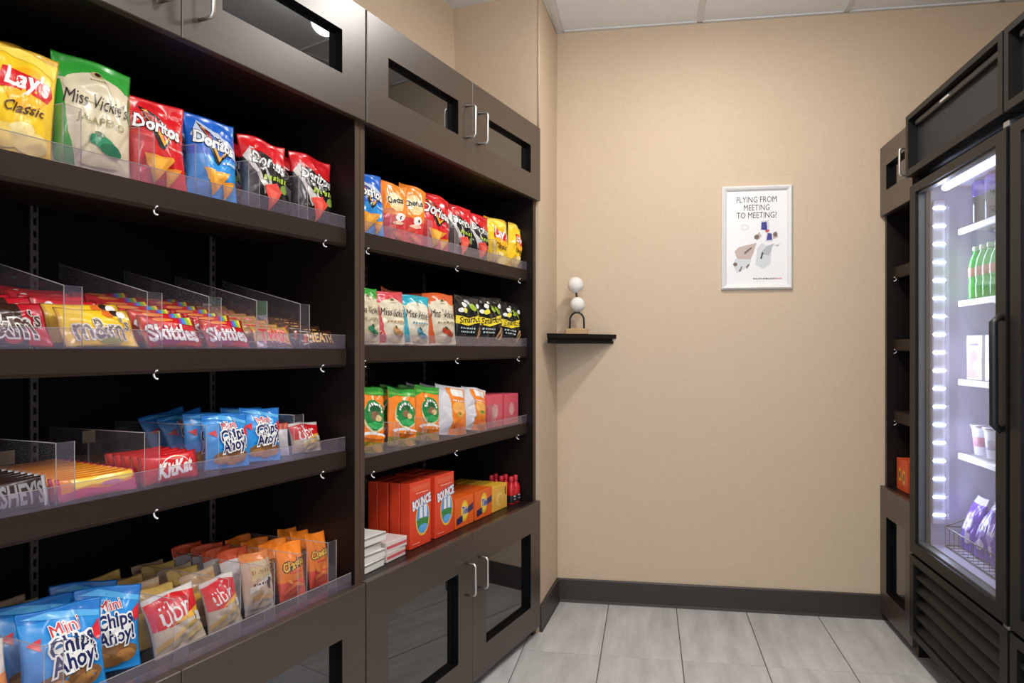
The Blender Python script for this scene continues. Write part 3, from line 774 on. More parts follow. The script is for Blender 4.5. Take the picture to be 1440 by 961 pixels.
DES['cracker'] = ((0.60, 0.55, 0.52), [(0.0, 0.62, (0.62, 0.22, 0.06))], [
    ('e', -0.4, 0.42, 0.30, 0.10, (0.70, 0.28, 0.06), 20), ('e', 0.3, 0.46, 0.34, 0.10, (0.74, 0.32, 0.08), -15), ('e', 0.0, 0.25, 0.36, 0.10, (0.66, 0.25, 0.05)), ('e', 0.5, 0.2, 0.28, 0.09, (0.60, 0.20, 0.04))])
DES['cracker_clear'] = ((0.44, 0.26, 0.12), [(0.90, 1.01, (0.50, 0.36, 0.24))], [
    ('p', [(-0.9, 0.5), (0.9, 0.62), (0.9, 0.74), (-0.9, 0.62)], (0.72, 0.42, 0.06)), ('p', [(-0.9, 0.68), (0.9, 0.78), (0.9, 0.84), (-0.9, 0.75)], (0.55, 0.30, 0.08)),
    ('e', 0.0, 0.3, 0.6, 0.12, (0.35, 0.15, 0.06))])
DES['cracker_gold'] = ((0.60, 0.38, 0.08), [(0.88, 1.01, (0.66, 0.44, 0.12))], [('p', [(-0.9, 0.6), (0.9, 0.72), (0.9, 0.80), (-0.9, 0.70)], (0.35, 0.12, 0.04)), ('e', 0.0, 0.35, 0.6, 0.12, (0.45, 0.22, 0.08))])
DES['mm_red'] = (RED, [(0.0, 0.06, DRED), (0.94, 1.01, DRED)], [('e', -0.55, 0.62, 0.16, 0.26, (0.75, 0.72, 0.68)), ('e', -0.55, 0.55, 0.08, 0.14, (0.10, 0.30, 0.06)), ('e', 0.45, 0.55, 0.20, 0.22, (0.70, 0.20, 0.03)), ('m', 0.05, 0.45, 0.30, 0.30, (0.75, 0.70, 0.65))])
DES['crisp_white'] = ((0.66, 0.62, 0.60), [(0.82, 1.01, (0.62, 0.09, 0.03))], [('p', [(-0.9, 0.55), (0.9, 0.75), (0.9, 0.82), (-0.9, 0.70)], (0.75, 0.72, 0.72))])
# candy: sealed at the ends (axis x); w runs up the face
DES['mm_brown'] = (BRN, [(0.72, 1.01, (0.45, 0.010, 0.02)), (0.0, 0.06, DRED)], [
    ('e', -0.8, 0.14, 0.16, 0.09, (0.35, 0.34, 0.03)), ('e', -0.5, 0.13, 0.14, 0.08, (0.10, 0.03, 0.02)), ('e', 0.1, 0.12, 0.2, 0.09, (0.4, 0.02, 0.03)),
    ('t', "m&m", -0.15, 0.46, 0.78, (0.07, 0.03, 0.022), {'out': (0.60, 0.57, 0.55), 'ow': 0.055, 'bold': 0.012, 'shear': -0.1, 'vs': 1.3}),
    ('t', "'s", 0.72, 0.62, 0.12, (0.07, 0.03, 0.022), {'out': (0.60, 0.57, 0.55), 'ow': 0.055, 'bold': 0.012})])
DES['mm_yellow'] = (YEL, [(0.0, 0.06, GOLD), (0.94, 1.01, GOLD)], [
    ('e', 0.35, 0.86, 0.16, 0.13, (0.72, 0.16, 0.02)), ('e', 0.55, 0.90, 0.12, 0.10, BRN), ('e', 0.72, 0.84, 0.14, 0.10, WHI),
    ('t', "m&m", -0.02, 0.42, 0.66, (0.16, 0.12, 0.11), {'out': (0.62, 0.58, 0.54), 'ow': 0.055, 'bold': 0.012, 'shear': -0.1, 'vs': 1.3}),
    ('t', "'s", 0.72, 0.58, 0.11, (0.16, 0.12, 0.11), {'out': (0.62, 0.58, 0.54), 'ow': 0.055, 'bold': 0.012}),
    ('e', 0.2, 0.10, 0.3, 0.07, (0.3, 0.3, 0.05))])
DES['rainbow'] = (RED, [(0.0, 0.06, DRED), (0.94, 1.01, DRED)], [
    ('e', -0.2, 0.88, 0.35, 0.08, (0.85, 0.25, 0.05)), ('p', [(0.30, 0.72), (0.40, 0.98), (0.48, 0.98), (0.42, 0.72)], (0.30, 0.05, 0.40)), ('p', [(0.42, 0.72), (0.48, 0.98), (0.58, 0.98), (0.56, 0.72)], (0.05, 0.25, 0.70)),
    ('p', [(0.56, 0.72), (0.58, 0.98), (0.70, 0.98), (0.70, 0.72)], (0.20, 0.50, 0.06)), ('p', [(0.70, 0.72), (0.70, 0.98), (0.82, 0.98), (0.84, 0.72)], (0.80, 0.60, 0.04)),
    ('t', 'Skittles', 0.0, 0.42, 0.84, WHI, {'out': (0.30, 0.01, 0.05), 'ow': 0.06, 'bold': 0.03, 'vs': 1.25}), ('e', -0.3, 0.10, 0.4, 0.07, (0.28, 0.01, 0.10))])
DES['twin'] = ((0.50, 0.30, 0.10), [(0.0, 0.08, GOLD), (0.92, 1.01, GOLD)], [
    ('p', [(-0.98, 0.04), (-0.98, 0.30), (0.98, 0.14), (0.98, 0.04)], (0.12, 0.02, 0.02)),
    ('t', 'TWIX', 0.0, 0.5, 0.74, CRIM, {'out': (0.75, 0.55, 0.45), 'ow': 0.05, 'bold': 0.03, 'vs': 1.4})])
DES['toffee'] = ((0.055, 0.022, 0.012), [(0.0, 0.06, BRN), (0.94, 1.01, BRN)], [
    ('p', [(-0.85, 0.25), (-0.70, 0.72), (-0.58, 0.72), (-0.72, 0.25)], (0.55, 0.08, 0.02)),
    ('t', 'HEATH', 0.1, 0.48, 0.74, (0.72, 0.45, 0.12), {'bold': 0.03, 'vs': 1.1, 'shear': 0.15})])
DES['choc'] = ((0.030, 0.016, 0.014), [(0.0, 0.05, SILV), (0.95, 1.01, SILV)], [
    ('t', "HERSHEY'S", 0.1, 0.5, 0.80, (0.24, 0.23, 0.24), {'bold': 0.03, 'vs': 1.9})])
DES['peanut'] = ((0.78, 0.24, 0.02), [(0.0, 0.06, (0.5, 0.03, 0.08)), (0.94, 1.01, (0.5, 0.03, 0.08))], [
    ('p', [(-0.97, 0.05), (-0.97, 0.30), (-0.4, 0.45), (0.2, 0.30), (0.97, 0.55), (0.97, 0.05)], (0.48, 0.05, 0.14)),
    ('p', [(-0.6, 0.45), (-0.2, 0.55), (0.3, 0.42), (0.92, 0.66), (0.92, 0.90), (-0.7, 0.90)], (0.80, 0.55, 0.05)), ('e', 0.3, 0.50, 0.30, 0.12, (0.42, 0.12, 0.20))])
DES['wafer'] = (RED, [(0.0, 0.05, DRED), (0.95, 1.01, DRED)], [
    ('e', 0.1, 0.50, 0.52, 0.42, (0.75, 0.70, 0.66), 6), ('e', 0.1, 0.48, 0.50, 0.40, (0.58, 0.010, 0.015), 6), ('p', [(0.0, 0.86), (0.2, 0.90), (0.45, 0.84), (0.3, 0.86)], (0.80, 0.45, 0.10)),
    ('t', 'KitKat', 0.08, 0.46, 0.60, WHI, {'bold': 0.04, 'shear': 0.25, 'rot': 6, 'vs': 1.25})])
# ---- cabinet with candy: top shelf of large chip bags
G = 'bags on the top shelf of the candy cabinet'
ZA = 1.4245
Yf = 0.080
lane('chip_bag', 'yellow chip bag with a red ribbon logo beside the green and cream bag', 'chip bag', 'gold', -2.050, 0.124, 0.184, 0.060, Yf, ZA, 1, lean=6, seed=11, yaw=-14, roll=6, group=G)
lane('chip_bag', 'gold chip bag standing behind the yellow ribbon logo bag', 'chip bag', 'gold', -1.955, 0.130, 0.212, 0.050, Yf + 0.075, ZA, 1, lean=4, seed=12, yaw=-6, group=G)
lane('chip_bag', 'large green and cream kettle chip bag on the top shelf', 'chip bag', 'kettle_green', -1.908, 0.142, 0.205, 0.064, Yf, ZA, 1, lean=6, seed=23, roll=3, yaw=-12, group=G)
lane('chip_bag', 'red tortilla chip bag beside the green and cream kettle chip bag', 'chip bag', 'corn_red', -1.774, 0.124, 0.172, 0.062, Yf, ZA, 1, lean=6, seed=31, roll=1, yaw=-10, group=G)
lane('chip_bag', 'bright blue tortilla chip bag between two red ones', 'chip bag', 'corn_blue', -1.633, 0.124, 0.178, 0.060, Yf, ZA, 2, dy=0.075, lean=7, seed=42, roll=2, yaw=-10, group=G)
lane('chip_bag', 'red and black spicy chip bag next to the bright blue bag', 'chip bag', 'corn_hot', -1.482, 0.132, 0.170, 0.060, Yf, ZA, 2, dy=0.072, lean=6, seed=52, roll=2, yaw=-8, group=G, jit=0.012)
lane('chip_bag', 'red and black spicy chip bag at the shelf end by the cabinet divider', 'chip bag', 'corn_hot', -1.318, 0.134, 0.172, 0.060, Yf, ZA, 2, dy=0.072, lean=7, seed=57, roll=4, yaw=-8, group=G, jit=0.012)
# ---- middle shelf of candy packets in lanes that rise towards the back
ZB = 1.1205
for nm, lab, des, x, W, H, n, sd in (
    ('candy_packet', 'dark brown and red candy packet with outlined letters', 'mm_brown', -2.052, 0.150, 0.082, 6, 61),
    ('candy_packet', 'yellow candy packet with outlined letters', 'mm_yellow', -1.884, 0.146, 0.078, 2, 62),
    ('candy_packet', 'red fruit candy packet with white letters in the wide lane', 'rainbow', -1.727, 0.138, 0.068, 7, 63),
    ('candy_packet', 'red fruit candy packet with white letters next to the caramel bars', 'rainbow', -1.585, 0.122, 0.066, 7, 64),
    ('candy_packet', 'golden caramel bar packet with red letters', 'twin', -1.444, 0.118, 0.056, 7, 65),
    ('candy_packet', 'brown toffee bar packet with golden letters', 'toffee', -1.285, 0.134, 0.050, 5, 66)):
    lane(nm, lab, 'candy', des, x, W, H, 0.019, 0.066, ZB, n, dy=0.030, dz=0.0092, lean=26, seed=sd, group='candy packets on the middle shelf', axis='x', jit=0.002, dlean=1.0)
for i in range(4):
    packet('candy_packet', 'red candy packet with picture spots behind the yellow candy packets' + ORD5[i], 'candy', 'mm_red', 0.132, 0.080, 0.019, cabp(-1.886 + 0.006 * (i % 2), 0.128 + i * 0.031, ZB + 0.019 + i * 0.0095), ANG_C, 67, 30 + 2 * i, (1, -1, 1, -1)[i], (2, -2, 1, 2)[i], 'red candy packets behind the yellow ones', 'x')
for i in range(3):
    packet('candy_packet', 'red candy packet with picture spots behind the dark brown packets' + ORD5[i], 'candy', 'mm_red', 0.132, 0.080, 0.019, cabp(-2.046 + 0.006 * (i % 2), 0.258 + i * 0.031, ZB + 0.060 + i * 0.0095), ANG_C, 68, 34, (1, -1, 1)[i], (2, -3, 1)[i], 'red candy packets behind the brown ones', 'x')
# ---- third shelf: bars filed on edge, cookie bags
ZS = 0.8625
lane('chocolate_bar', 'dark chocolate bar with silver letters, filed upright in a row', 'chocolate bar', 'choc', -2.060, 0.150, 0.052, 0.014, 0.062, ZS, 12, dy=0.0165, dz=0.0005, lean=12, seed=71, group='dark chocolate bars', axis='x', crease=0.5)
lane('chocolate_bar', 'yellow and magenta candy bar, filed upright in a row', 'chocolate bar', 'peanut', -1.892, 0.155, 0.040, 0.016, 0.062, ZS, 12, dy=0.018, dz=0.0006, lean=14, seed=72, group='yellow candy bars', axis='x', crease=0.6)
lane('chocolate_bar', 'red wafer bar with a white oval logo, filed upright in a row', 'chocolate bar', 'wafer', -1.738, 0.138, 0.056, 0.020, 0.064, ZS, 5, dy=0.022, dz=0.0006, lean=10, seed=73, group='red wafer bars', axis='x', crease=0.6)
G = 'small blue cookie bags on the third shelf'
lane('cookie_bag', 'small blue cookie bag on the third shelf beside the red wafer bars', 'cookie bag', 'cookie', -1.592, 0.118, 0.118, 0.040, 0.086, ZS, 2, dy=0.050, lean=8, seed=81, roll=2, yaw=-6, group=G, jit=0.012)
lane('cookie_bag', 'blue cookie bag on the third shelf beside the white and red snack pack', 'cookie bag', 'cookie', -1.492, 0.112, 0.122, 0.038, 0.092, ZS, 2, dy=0.050, lean=8, seed=82, roll=4, yaw=-8, group=G, jit=0.010)
lane('cookie_bag', 'dark blue cookie bag stacked behind the bright blue cookie bags', 'cookie bag', 'cookie', -1.520, 0.130, 0.118, 0.045, 0.225, ZS, 2, dy=0.055, lean=18, seed=83, roll=-8, group='blue cookie bags at the back of the shelf')
lane('snack_pack', 'white and red waffle snack pack at the end of the third shelf', 'snack pack', 'waffle', -1.338, 0.106, 0.076, 0.040, 0.098, ZS, 1, lean=14, seed=84, roll=2)
lane('snack_pack', 'pale snack pack squeezed between the blue cookie bag and a divider', 'snack pack', 'crisp_white', -1.432, 0.042, 0.080, 0.024, 0.110, ZS, 1, lean=10, seed=85, yaw=-30)
# price tags clipped at the back of the shelf
def price_card(x, y, z, h, lab, W=0.03, col=(0.30, 0.24, 0.14)):
    root = empty('price_card', cabp(x, y, z), ANG_C); tag(root, lab, 'price card')
    part('card', plain('card_tan' if col[0] < 0.5 else 'card_white', col, 0.7), root, (-W / 2, W / 2, 0, 0.0012, h - 0.026, h), bev=0.0003)
    part('stem', M_ACRYE, root, (-0.002, 0.002, 0.0012, 0.0024, 0.0, h - 0.004), (-0.010, 0.010, -0.004, 0.010, 0.0, 0.0015))
price_card(-1.900, 0.300, 0.8612, 0.068, 'small tan price card standing behind the yellow candy bars')
price_card(-1.700, 0.340, 0.8612, 0.085, 'small dark tan price card in the back corner behind the wafer bars', col=(0.10, 0.07, 0.05))
price_card(-1.395, 0.318, 1.1195, 0.110, 'small white price card standing behind the golden caramel bars', W=0.026, col=(0.75, 0.72, 0.65))
# ---- counter of the candy cabinet
ZK = ZC + 0.0015
G = 'bags on the counter of the candy cabinet'
lane('snack_pack', 'clear pack of orange crackers at the end of the counter', 'snack pack', 'cracker', -2.100, 0.125, 0.130, 0.055, 0.088, ZK, 2, dy=0.065, lean=12, seed=91, roll=-3, group=G)
lane('cookie_bag', 'large blue cookie bag on the counter beside the orange cracker pack', 'cookie bag', 'cookie', -1.957, 0.146, 0.158, 0.058, 0.082, ZK, 2, dy=0.070, lean=13, seed=92, roll=3, yaw=-8, group=G)
lane('cookie_bag', 'large blue cookie bag on the counter beside the waffle pack', 'cookie bag', 'cookie', -1.882, 0.124, 0.155, 0.050, 0.118, ZK, 2, dy=0.066, lean=12, seed=93, roll=6, yaw=-14, group=G)
lane('snack_pack', 'red and cream waffle pack lying against the large blue cookie bag', 'snack pack', 'waffle', -1.714, 0.128, 0.118, 0.050, 0.086, ZK, 1, lean=18, seed=94, roll=-3, group=G)
lane('snack_pack', 'red and cream waffle pack beside the tan bakery pack', 'snack pack', 'waffle', -1.597, 0.096, 0.112, 0.044, 0.086, ZK, 1, lean=14, seed=95, roll=-2, group=G)
for i in range(5):
    lane('snack_pack', 'golden cracker pack piled up behind the wide waffle pack' + ORD5[i] if i % 2 == 0 else 'clear brown cracker pack piled up behind the wide waffle pack' + ORD5[i], 'snack pack', ('cracker_gold', 'cracker_clear')[i % 2], -1.690 + (0.003, -0.004, 0.002, -0.002, 0.004)[i], 0.116, 0.116 + 0.004 * (i % 3), 0.034, 0.142 + 0.038 * i, ZK, 1, lean=(18, 13, 20, 15, 18)[i], roll=(4, -5, 2, 6, -4)[i], yaw=(4, -6, 5, 0, -4)[i], seed=96 + i % 2 * 100, group='cracker packs behind the wide waffle pack')
    lane('snack_pack', 'golden cracker pack piled up behind the narrow waffle pack' + ORD5[i] if i % 2 else 'clear brown cracker pack piled up behind the narrow waffle pack' + ORD5[i], 'snack pack', ('cracker_clear', 'cracker_gold')[i % 2], -1.570 + (0.004, -0.006, 0.006, -0.004, 0.002)[i], 0.094, 0.118 + 0.004 * (i % 2), 0.034, 0.140 + 0.038 * i, ZK, 1, lean=(14, 18, 12, 18, 15)[i], roll=(-4, 5, -2, 4, 2)[i], yaw=(-4, 6, -3, 2, 5)[i], seed=97 + i % 2 * 100, group='cracker packs behind the narrow waffle pack')
lane('snack_pack', 'clear brown cracker pack in shade behind the large blue cookie bags', 'snack pack', 'cracker_clear', -1.905, 0.130, 0.125, 0.040, 0.262, ZK, 2, dy=0.045, lean=16, seed=98, group='cracker packs behind the blue cookie bags', jit=0.01)
lane('snack_pack', 'tan bakery cookie pack with an orange top seal', 'snack pack', 'nuts', -1.498, 0.100, 0.136, 0.044, 0.092, ZK, 1, lean=10, seed=101, roll=2, group=G)
lane('snack_pack', 'white and red pack leaning behind the tan bakery pack', 'snack pack', 'crisp_white', -1.462, 0.096, 0.140, 0.036, 0.145, ZK, 4, dy=0.044, lean=12, seed=102, group='white and red packs behind the bakery pack', jit=0.012)
lane('chip_bag', 'orange cheese puff bag with black letters beside the tan bakery pack', 'chip bag', 'puffs', -1.391, 0.094, 0.132, 0.044, 0.092, ZK, 4, dy=0.052, lean=10, seed=103, roll=3, group='orange puff bags beside the bakery pack', jit=0.008)
lane('chip_bag', 'orange puff bag with black letters at the counter end by the cabinet divider', 'chip bag', 'puffs', -1.292, 0.080, 0.134, 0.040, 0.094, ZK, 3, dy=0.050, lean=10, seed=104, roll=4, group='orange puff bags at the counter end', jit=0.006)
# ---- cabinet by the corner: top shelf
ZA = 1.4265
G = 'bags on the top shelf beside the wall corner'
lane('chip_bag', 'blue tortilla chip bag half hidden behind the cabinet divider', 'chip bag', 'corn_blue', -1.085, 0.130, 0.178, 0.058, Yf, ZA, 2, dy=0.07, lean=7, seed=111, roll=2, yaw=-12, group=G)
lane('chip_bag', 'orange and red spicy puff bag beside the blue tortilla chip bag', 'chip bag', 'puffs_hot', -0.968, 0.108, 0.172, 0.050, Yf, ZA, 1, lean=5, seed=112, roll=6, yaw=-16, group=G)
lane('chip_bag', 'orange and red spicy puff bag beside the red tortilla chip bag', 'chip bag', 'puffs_hot', -0.878, 0.108, 0.184, 0.050, Yf + 0.002, ZA, 1, lean=5, seed=113, roll=9, yaw=-20, group=G)
lane('chip_bag', 'red tortilla chip bag beside the orange puff bags', 'chip bag', 'corn_red', -0.735, 0.158, 0.182, 0.058, Yf, ZA, 2, dy=0.07, lean=5, seed=114, roll=6, yaw=-12, group='red tortilla chip bags beside the puffs', jit=0.006)
lane('chip_bag', 'red and black spicy chip bag beside the red tortilla chip bag', 'chip bag', 'corn_hot', -0.565, 0.135, 0.176, 0.056, Yf, ZA, 2, dy=0.07, lean=6, seed=115, roll=6, yaw=-12, group='spicy chip bags beside the red bags', jit=0.01)
lane('chip_bag', 'red and black spicy chip bag beside the yellow chip bags', 'chip bag', 'corn_hot', -0.432, 0.128, 0.168, 0.054, Yf, ZA, 2, dy=0.07, lean=5, seed=116, roll=6, yaw=-12, group='spicy chip bags beside the yellow bags', jit=0.01)
lane('chip_bag', 'yellow chip bag beside the red and black spicy bags', 'chip bag', 'gold', -0.285, 0.155, 0.172, 0.056, Yf, ZA, 2, dy=0.07, lean=2, seed=117, roll=2, yaw=-10, group='yellow chip bags near the wall corner', jit=0.01)
lane('chip_bag', 'yellow chip bag leaning against the cabinet end panel', 'chip bag', 'gold', -0.125, 0.118, 0.170, 0.052, Yf - 0.006, ZA, 1, lean=-1, seed=118, roll=7, group=G)
# second shelf
ZB2 = 1.1285
G = 'bags on the second shelf beside the wall corner'
lane('chip_bag', 'green topped cream kettle chip bag beside the cabinet divider', 'chip bag', 'kettle_green', -1.088, 0.108, 0.158, 0.052, Yf, ZB2, 2, dy=0.065, lean=5, seed=121, yaw=-10, group='small green topped kettle bags', jit=0.006)
lane('chip_bag', 'red topped cream kettle chip bag between the green and the teal ones', 'chip bag', 'kettle_red', -0.968, 0.122, 0.155, 0.052, Yf, ZB2, 2, dy=0.065, lean=5, seed=122, yaw=-10, group='red topped kettle bags', jit=0.006)
lane('chip_bag', 'teal topped cream kettle chip bag', 'chip bag', 'kettle_teal', -0.842, 0.132, 0.152, 0.054, Yf - 0.002, ZB2, 1, lean=4, seed=123, roll=3, yaw=-10, group=G)
lane('chip_bag', 'dark red topped kettle chip bag standing behind the teal one', 'chip bag', 'kettle_orange', -0.826, 0.128, 0.172, 0.048, Yf + 0.072, ZB2, 1, lean=4, seed=124, roll=6, group=G)
lane('chip_bag', 'orange topped cream kettle chip bag beside the black popcorn bags', 'chip bag', 'kettle_orange', -0.678, 0.150, 0.168, 0.054, Yf, ZB2, 2, dy=0.065, lean=5, seed=125, roll=-1, yaw=-12, group='orange topped kettle bags')
lane('popcorn_bag', 'black popcorn bag with a yellow banner beside the orange topped bag', 'popcorn bag', 'popcorn', -0.502, 0.148, 0.172, 0.054, Yf, ZB2, 2, dy=0.065, lean=5, seed=126, roll=3, yaw=-10, group='black popcorn bags beside the orange bag', jit=0.008)
lane('popcorn_bag', 'black popcorn bag with a yellow banner in the middle of three', 'popcorn bag', 'popcorn', -0.330, 0.165, 0.178, 0.054, Yf, ZB2, 2, dy=0.065, lean=5, seed=127, roll=1, yaw=-10, group='black popcorn bags in the middle', jit=0.012)
lane('popcorn_bag', 'black popcorn bag with a yellow banner beside the cabinet end panel', 'popcorn bag', 'popcorn', -0.132, 0.140, 0.168, 0.052, Yf, ZB2, 2, dy=0.065, lean=5, seed=128, roll=6, yaw=-10, group='black popcorn bags by the end panel')
# third shelf
ZC2 = 0.8315
lane('snack_bag', 'orange snack bag with a green oval emblem next to the cabinet divider', 'snack bag', 'harvest', -1.078, 0.128, 0.186, 0.050, Yf, ZC2, 3, dy=0.062, lean=7, seed=131, roll=9, yaw=-4, group='green oval bags next to the cabinet divider', jit=0.014)
lane('snack_bag', 'orange snack bag with a green oval emblem between two alike lanes', 'snack bag', 'harvest', -0.918, 0.130, 0.172, 0.050, Yf, ZC2, 3, dy=0.062, lean=7, seed=132, roll=8, yaw=-8, group='green oval bags in the middle lane', jit=0.014)
lane('snack_bag', 'orange snack bag with a green oval emblem beside the silver edged pouch', 'snack bag', 'harvest', -0.775, 0.126, 0.172, 0.050, Yf, ZC2, 3, dy=0.062, lean=6, seed=133, roll=7, yaw=-8, group='green oval bags beside the silver pouch', jit=0.012)
lane('snack_pouch', 'silver edged orange cracker pouch beside the green oval bag', 'snack pouch', 'cheese_pouch', -0.610, 0.170, 0.166, 0.046, Yf, ZC2, 3, dy=0.058, lean=8, seed=134, roll=8, yaw=-6, group='silver edged pouches beside the green oval bags', jit=0.012)
lane('snack_pouch', 'silver edged orange cracker pouch beside the pink cartons', 'snack pouch', 'cheese_pouch', -0.448, 0.146, 0.152, 0.046, Yf, ZC2, 3, dy=0.058, lean=8, seed=135, roll=9, yaw=-8, group='silver edged pouches beside the pink cartons', jit=0.012)
for i in range(2):
    for j in range(3):
        carton('snack_carton', ('small pink snack carton next to the orange pouches', 'small pink snack carton next to the cabinet end panel')[i] + ORD[j], 'carton', [
            ('p', [(-0.9, 0.08), (-0.9, 0.75), (0.9, 0.70), (0.9, 0.08)], (0.62, 0.10, 0.14)), ('e', 0.0, 0.5, 0.35, 0.22, (0.78, 0.30, 0.30)), ('e', -0.05, 0.45, 0.2, 0.14, (0.66, 0.42, 0.36))],
            0.128, 0.118 - 0.004 * i, 0.05, cabp((-0.262, -0.117)[i], 0.072 + j * 0.054, ZC2), ANG_C, PINK, ('pink cartons next to the pouches', 'pink cartons next to the end panel')[i])
# counter: white boxes, dryer sheet boxes, detergent, bottles
ZK2 = ZC + 0.0008
for i in range(4):
    carton('flat_box', 'flat white box in the stack against the cabinet divider, ' + ('lowest', 'second from below', 'second from the top', 'topmost')[i], 'box', [('p', [(-0.97, 0.70), (0.97, 0.70), (0.97, 0.95), (-0.97, 0.95)], (0.30, 0.29, 0.28))],
           0.115, 0.023, 0.085, cabp(-1.073 + 0.004 * (i % 2), 0.052 + 0.004 * (i % 3), ZK2 + i * 0.0235), ANG_C, (0.72, 0.70, 0.66), 'flat white boxes', yaw=(2, -3, 4, -2)[i])
for i in range(2):
    carton('flat_box', 'flat red and white box beside the dryer sheets, ' + ('under its twin', 'on top of its twin')[i], 'box', [('p', [(-0.97, 0.30), (0.97, 0.30), (0.97, 0.60), (-0.97, 0.60)], (0.62, 0.10, 0.12))],
           0.105, 0.027, 0.085, cabp(-0.945 + 0.003 * i, 0.060, ZK2 + i * 0.0275), ANG_C, (0.66, 0.58, 0.55), 'flat red and white boxes', yaw=2 - 3 * i)
dry = [('p', [(-0.80, 0.86), (0.80, 0.86), (0.80, 0.95), (-0.80, 0.95)], (0.72, 0.10, 0.04)),
       ('e', 0.18, 0.42, 0.68, 0.27, (0.85, 0.52, 0.04)), ('e', 0.18, 0.43, 0.60, 0.245, (0.10, 0.32, 0.70)),
       ('p', [(-0.40, 0.40), (0.0, 0.44), (0.4, 0.42), (0.76, 0.40), (0.68, 0.30), (0.4, 0.235), (0.0, 0.23), (-0.30, 0.30)], (0.03, 0.22, 0.05)),
       ('e', 0.22, 0.275, 0.42, 0.055, (0.10, 0.38, 0.75)),
       ('p', [(-0.15, 0.43), (-0.12, 0.60), (0.14, 0.60), (0.15, 0.43)], WHI), ('p', [(0.28, 0.43), (0.26, 0.62), (0.54, 0.62), (0.55, 0.43)], WHI),
       ('t', 'BOUNCE', 0.05, 0.68, 0.86, WHI, {'bold': 0.05, 'rot': 8, 'out': (0.12, 0.22, 0.60), 'ow': 0.09, 'vs': 1.4}),
       ('m', 0.1, 0.83, 0.60, 0.02, (0.85, 0.55, 0.45)), ('m', -0.5, 0.07, 0.35, 0.018, (0.85, 0.5, 0.4))]
for lane_i, (x, n) in enumerate(((-0.790, 4), (-0.640, 4))):
    for j in range(n):
        carton('dryer_sheet_box', ('upright orange red dryer sheet box beside the flat boxes', 'upright orange red dryer sheet box beside the detergent boxes')[lane_i] + ORD[j], 'box', dry,
               0.122, 0.196, 0.034, cabp(x, 0.072 + j * 0.0385, ZK2), ANG_C, (0.72, 0.055, 0.018), ('dryer sheet boxes by the flat boxes', 'dryer sheet boxes by the detergent')[lane_i], yaw=(0, 1.5, -1, 1)[j])
det = [('e', 0.0, 0.52, 0.40, 0.36, (0.85, 0.52, 0.03)), ('e', 0.0, 0.52, 0.30, 0.26, (0.90, 0.66, 0.06)), ('t', 'Tide', 0.0, 0.54, 0.30, (0.02, 0.05, 0.40), {'bold': 0.04, 'vs': 1.5, 'shear': 0.2, 'out': WHI, 'ow': 0.07}),
       ('p', [(-0.85, 0.12), (-0.85, 0.34), (-0.25, 0.40), (-0.25, 0.18)], NAVY), ('p', [(0.35, 0.42), (0.35, 0.62), (0.92, 0.70), (0.92, 0.48)], NAVY)]
for i, x in enumerate((-0.500, -0.352)):
    for j in range(3):
        carton('detergent_box', ('orange detergent box beside the dryer sheet boxes', 'orange detergent box beside the yellow carton')[i] + ORD[j], 'box', det,
               0.132, 0.098, 0.055, cabp(x, 0.074 + j * 0.059, ZK2), ANG_C, (0.78, 0.12, 0.012), ('detergent boxes by the dryer sheets', 'detergent boxes by the yellow carton')[i])
for j in range(4):
    carton('yellow_carton', 'yellow carton beside the row of small red bottles' + ORD[j], 'carton', [('p', [(-0.9, 0.06), (0.9, 0.06), (0.9, 0.86), (-0.9, 0.86)], (0.80, 0.42, 0.06)), ('e', -0.1, 0.45, 0.40, 0.28, (0.86, 0.58, 0.12)), ('e', 0.0, 0.42, 0.24, 0.18, (0.72, 0.40, 0.06)), ('p', [(0.66, 0.55), (0.80, 0.55), (0.80, 0.86), (0.66, 0.86)], BRN)],
           0.125, 0.092, 0.045, cabp(-0.212, 0.076 + j * 0.052, ZK2), ANG_C, (0.82, 0.46, 0.04), 'yellow cartons')
# small red bottles with black lower label
def small_bottle():
    root = empty('sauce_bottle', (0, 0, 0)); 
    bm = bmesh.new()
    lathe(bm, [(0.0155, 0.0), (0.0175, 0.003), (0.0175, 0.060), (0.015, 0.070), (0.0075, 0.080), (0.0075, 0.088)], 16)
    mk('bottle_body', bm, film((0.58, 0.012, 0.02)), root)
    bm = bmesh.new(); lathe(bm, [(0.0179, 0.006), (0.0180, 0.0065), (0.0180, 0.034), (0.0179, 0.0345)], 16)
    mk('label_wrap', bm, film(BLK, 0.4), root)
    bm = bmesh.new(); lathe(bm, [(0.009, 0.086), (0.0095, 0.087), (0.0085, 0.104), (0.007, 0.106)], 14)
    mk('cap', bm, film((0.62, 0.03, 0.05)), root)
    dm = []; b2 = decal_bm([('m', 0, 0.62, 0.8, 0.12, WHI), ('m', 0, 0.36, 0.7, 0.10, WHI)], 0.024, 0.045, dm, 0.0, 0.0)
    for v in b2.verts:
        a = v.co.x / 0.0183; v.co = Vector((0.0184 * math.sin(a), -0.0184 * math.cos(a), v.co.z + 0.004))
    mk('label_print', b2, dm, root)
    return root
b0 = small_bottle(); first = True
for i in range(2):
    for j in range(3):
        o = b0 if first else copy_tree(b0); first = False
        o.location = cabp(-0.098 + i * 0.041, 0.082 + j * 0.042, ZK2); o.rotation_euler = (0, 0, ANG_C)
        tag(o, 'small red bottle with a black label beside the yellow cartons', 'bottle', 'small red bottles on the counter')
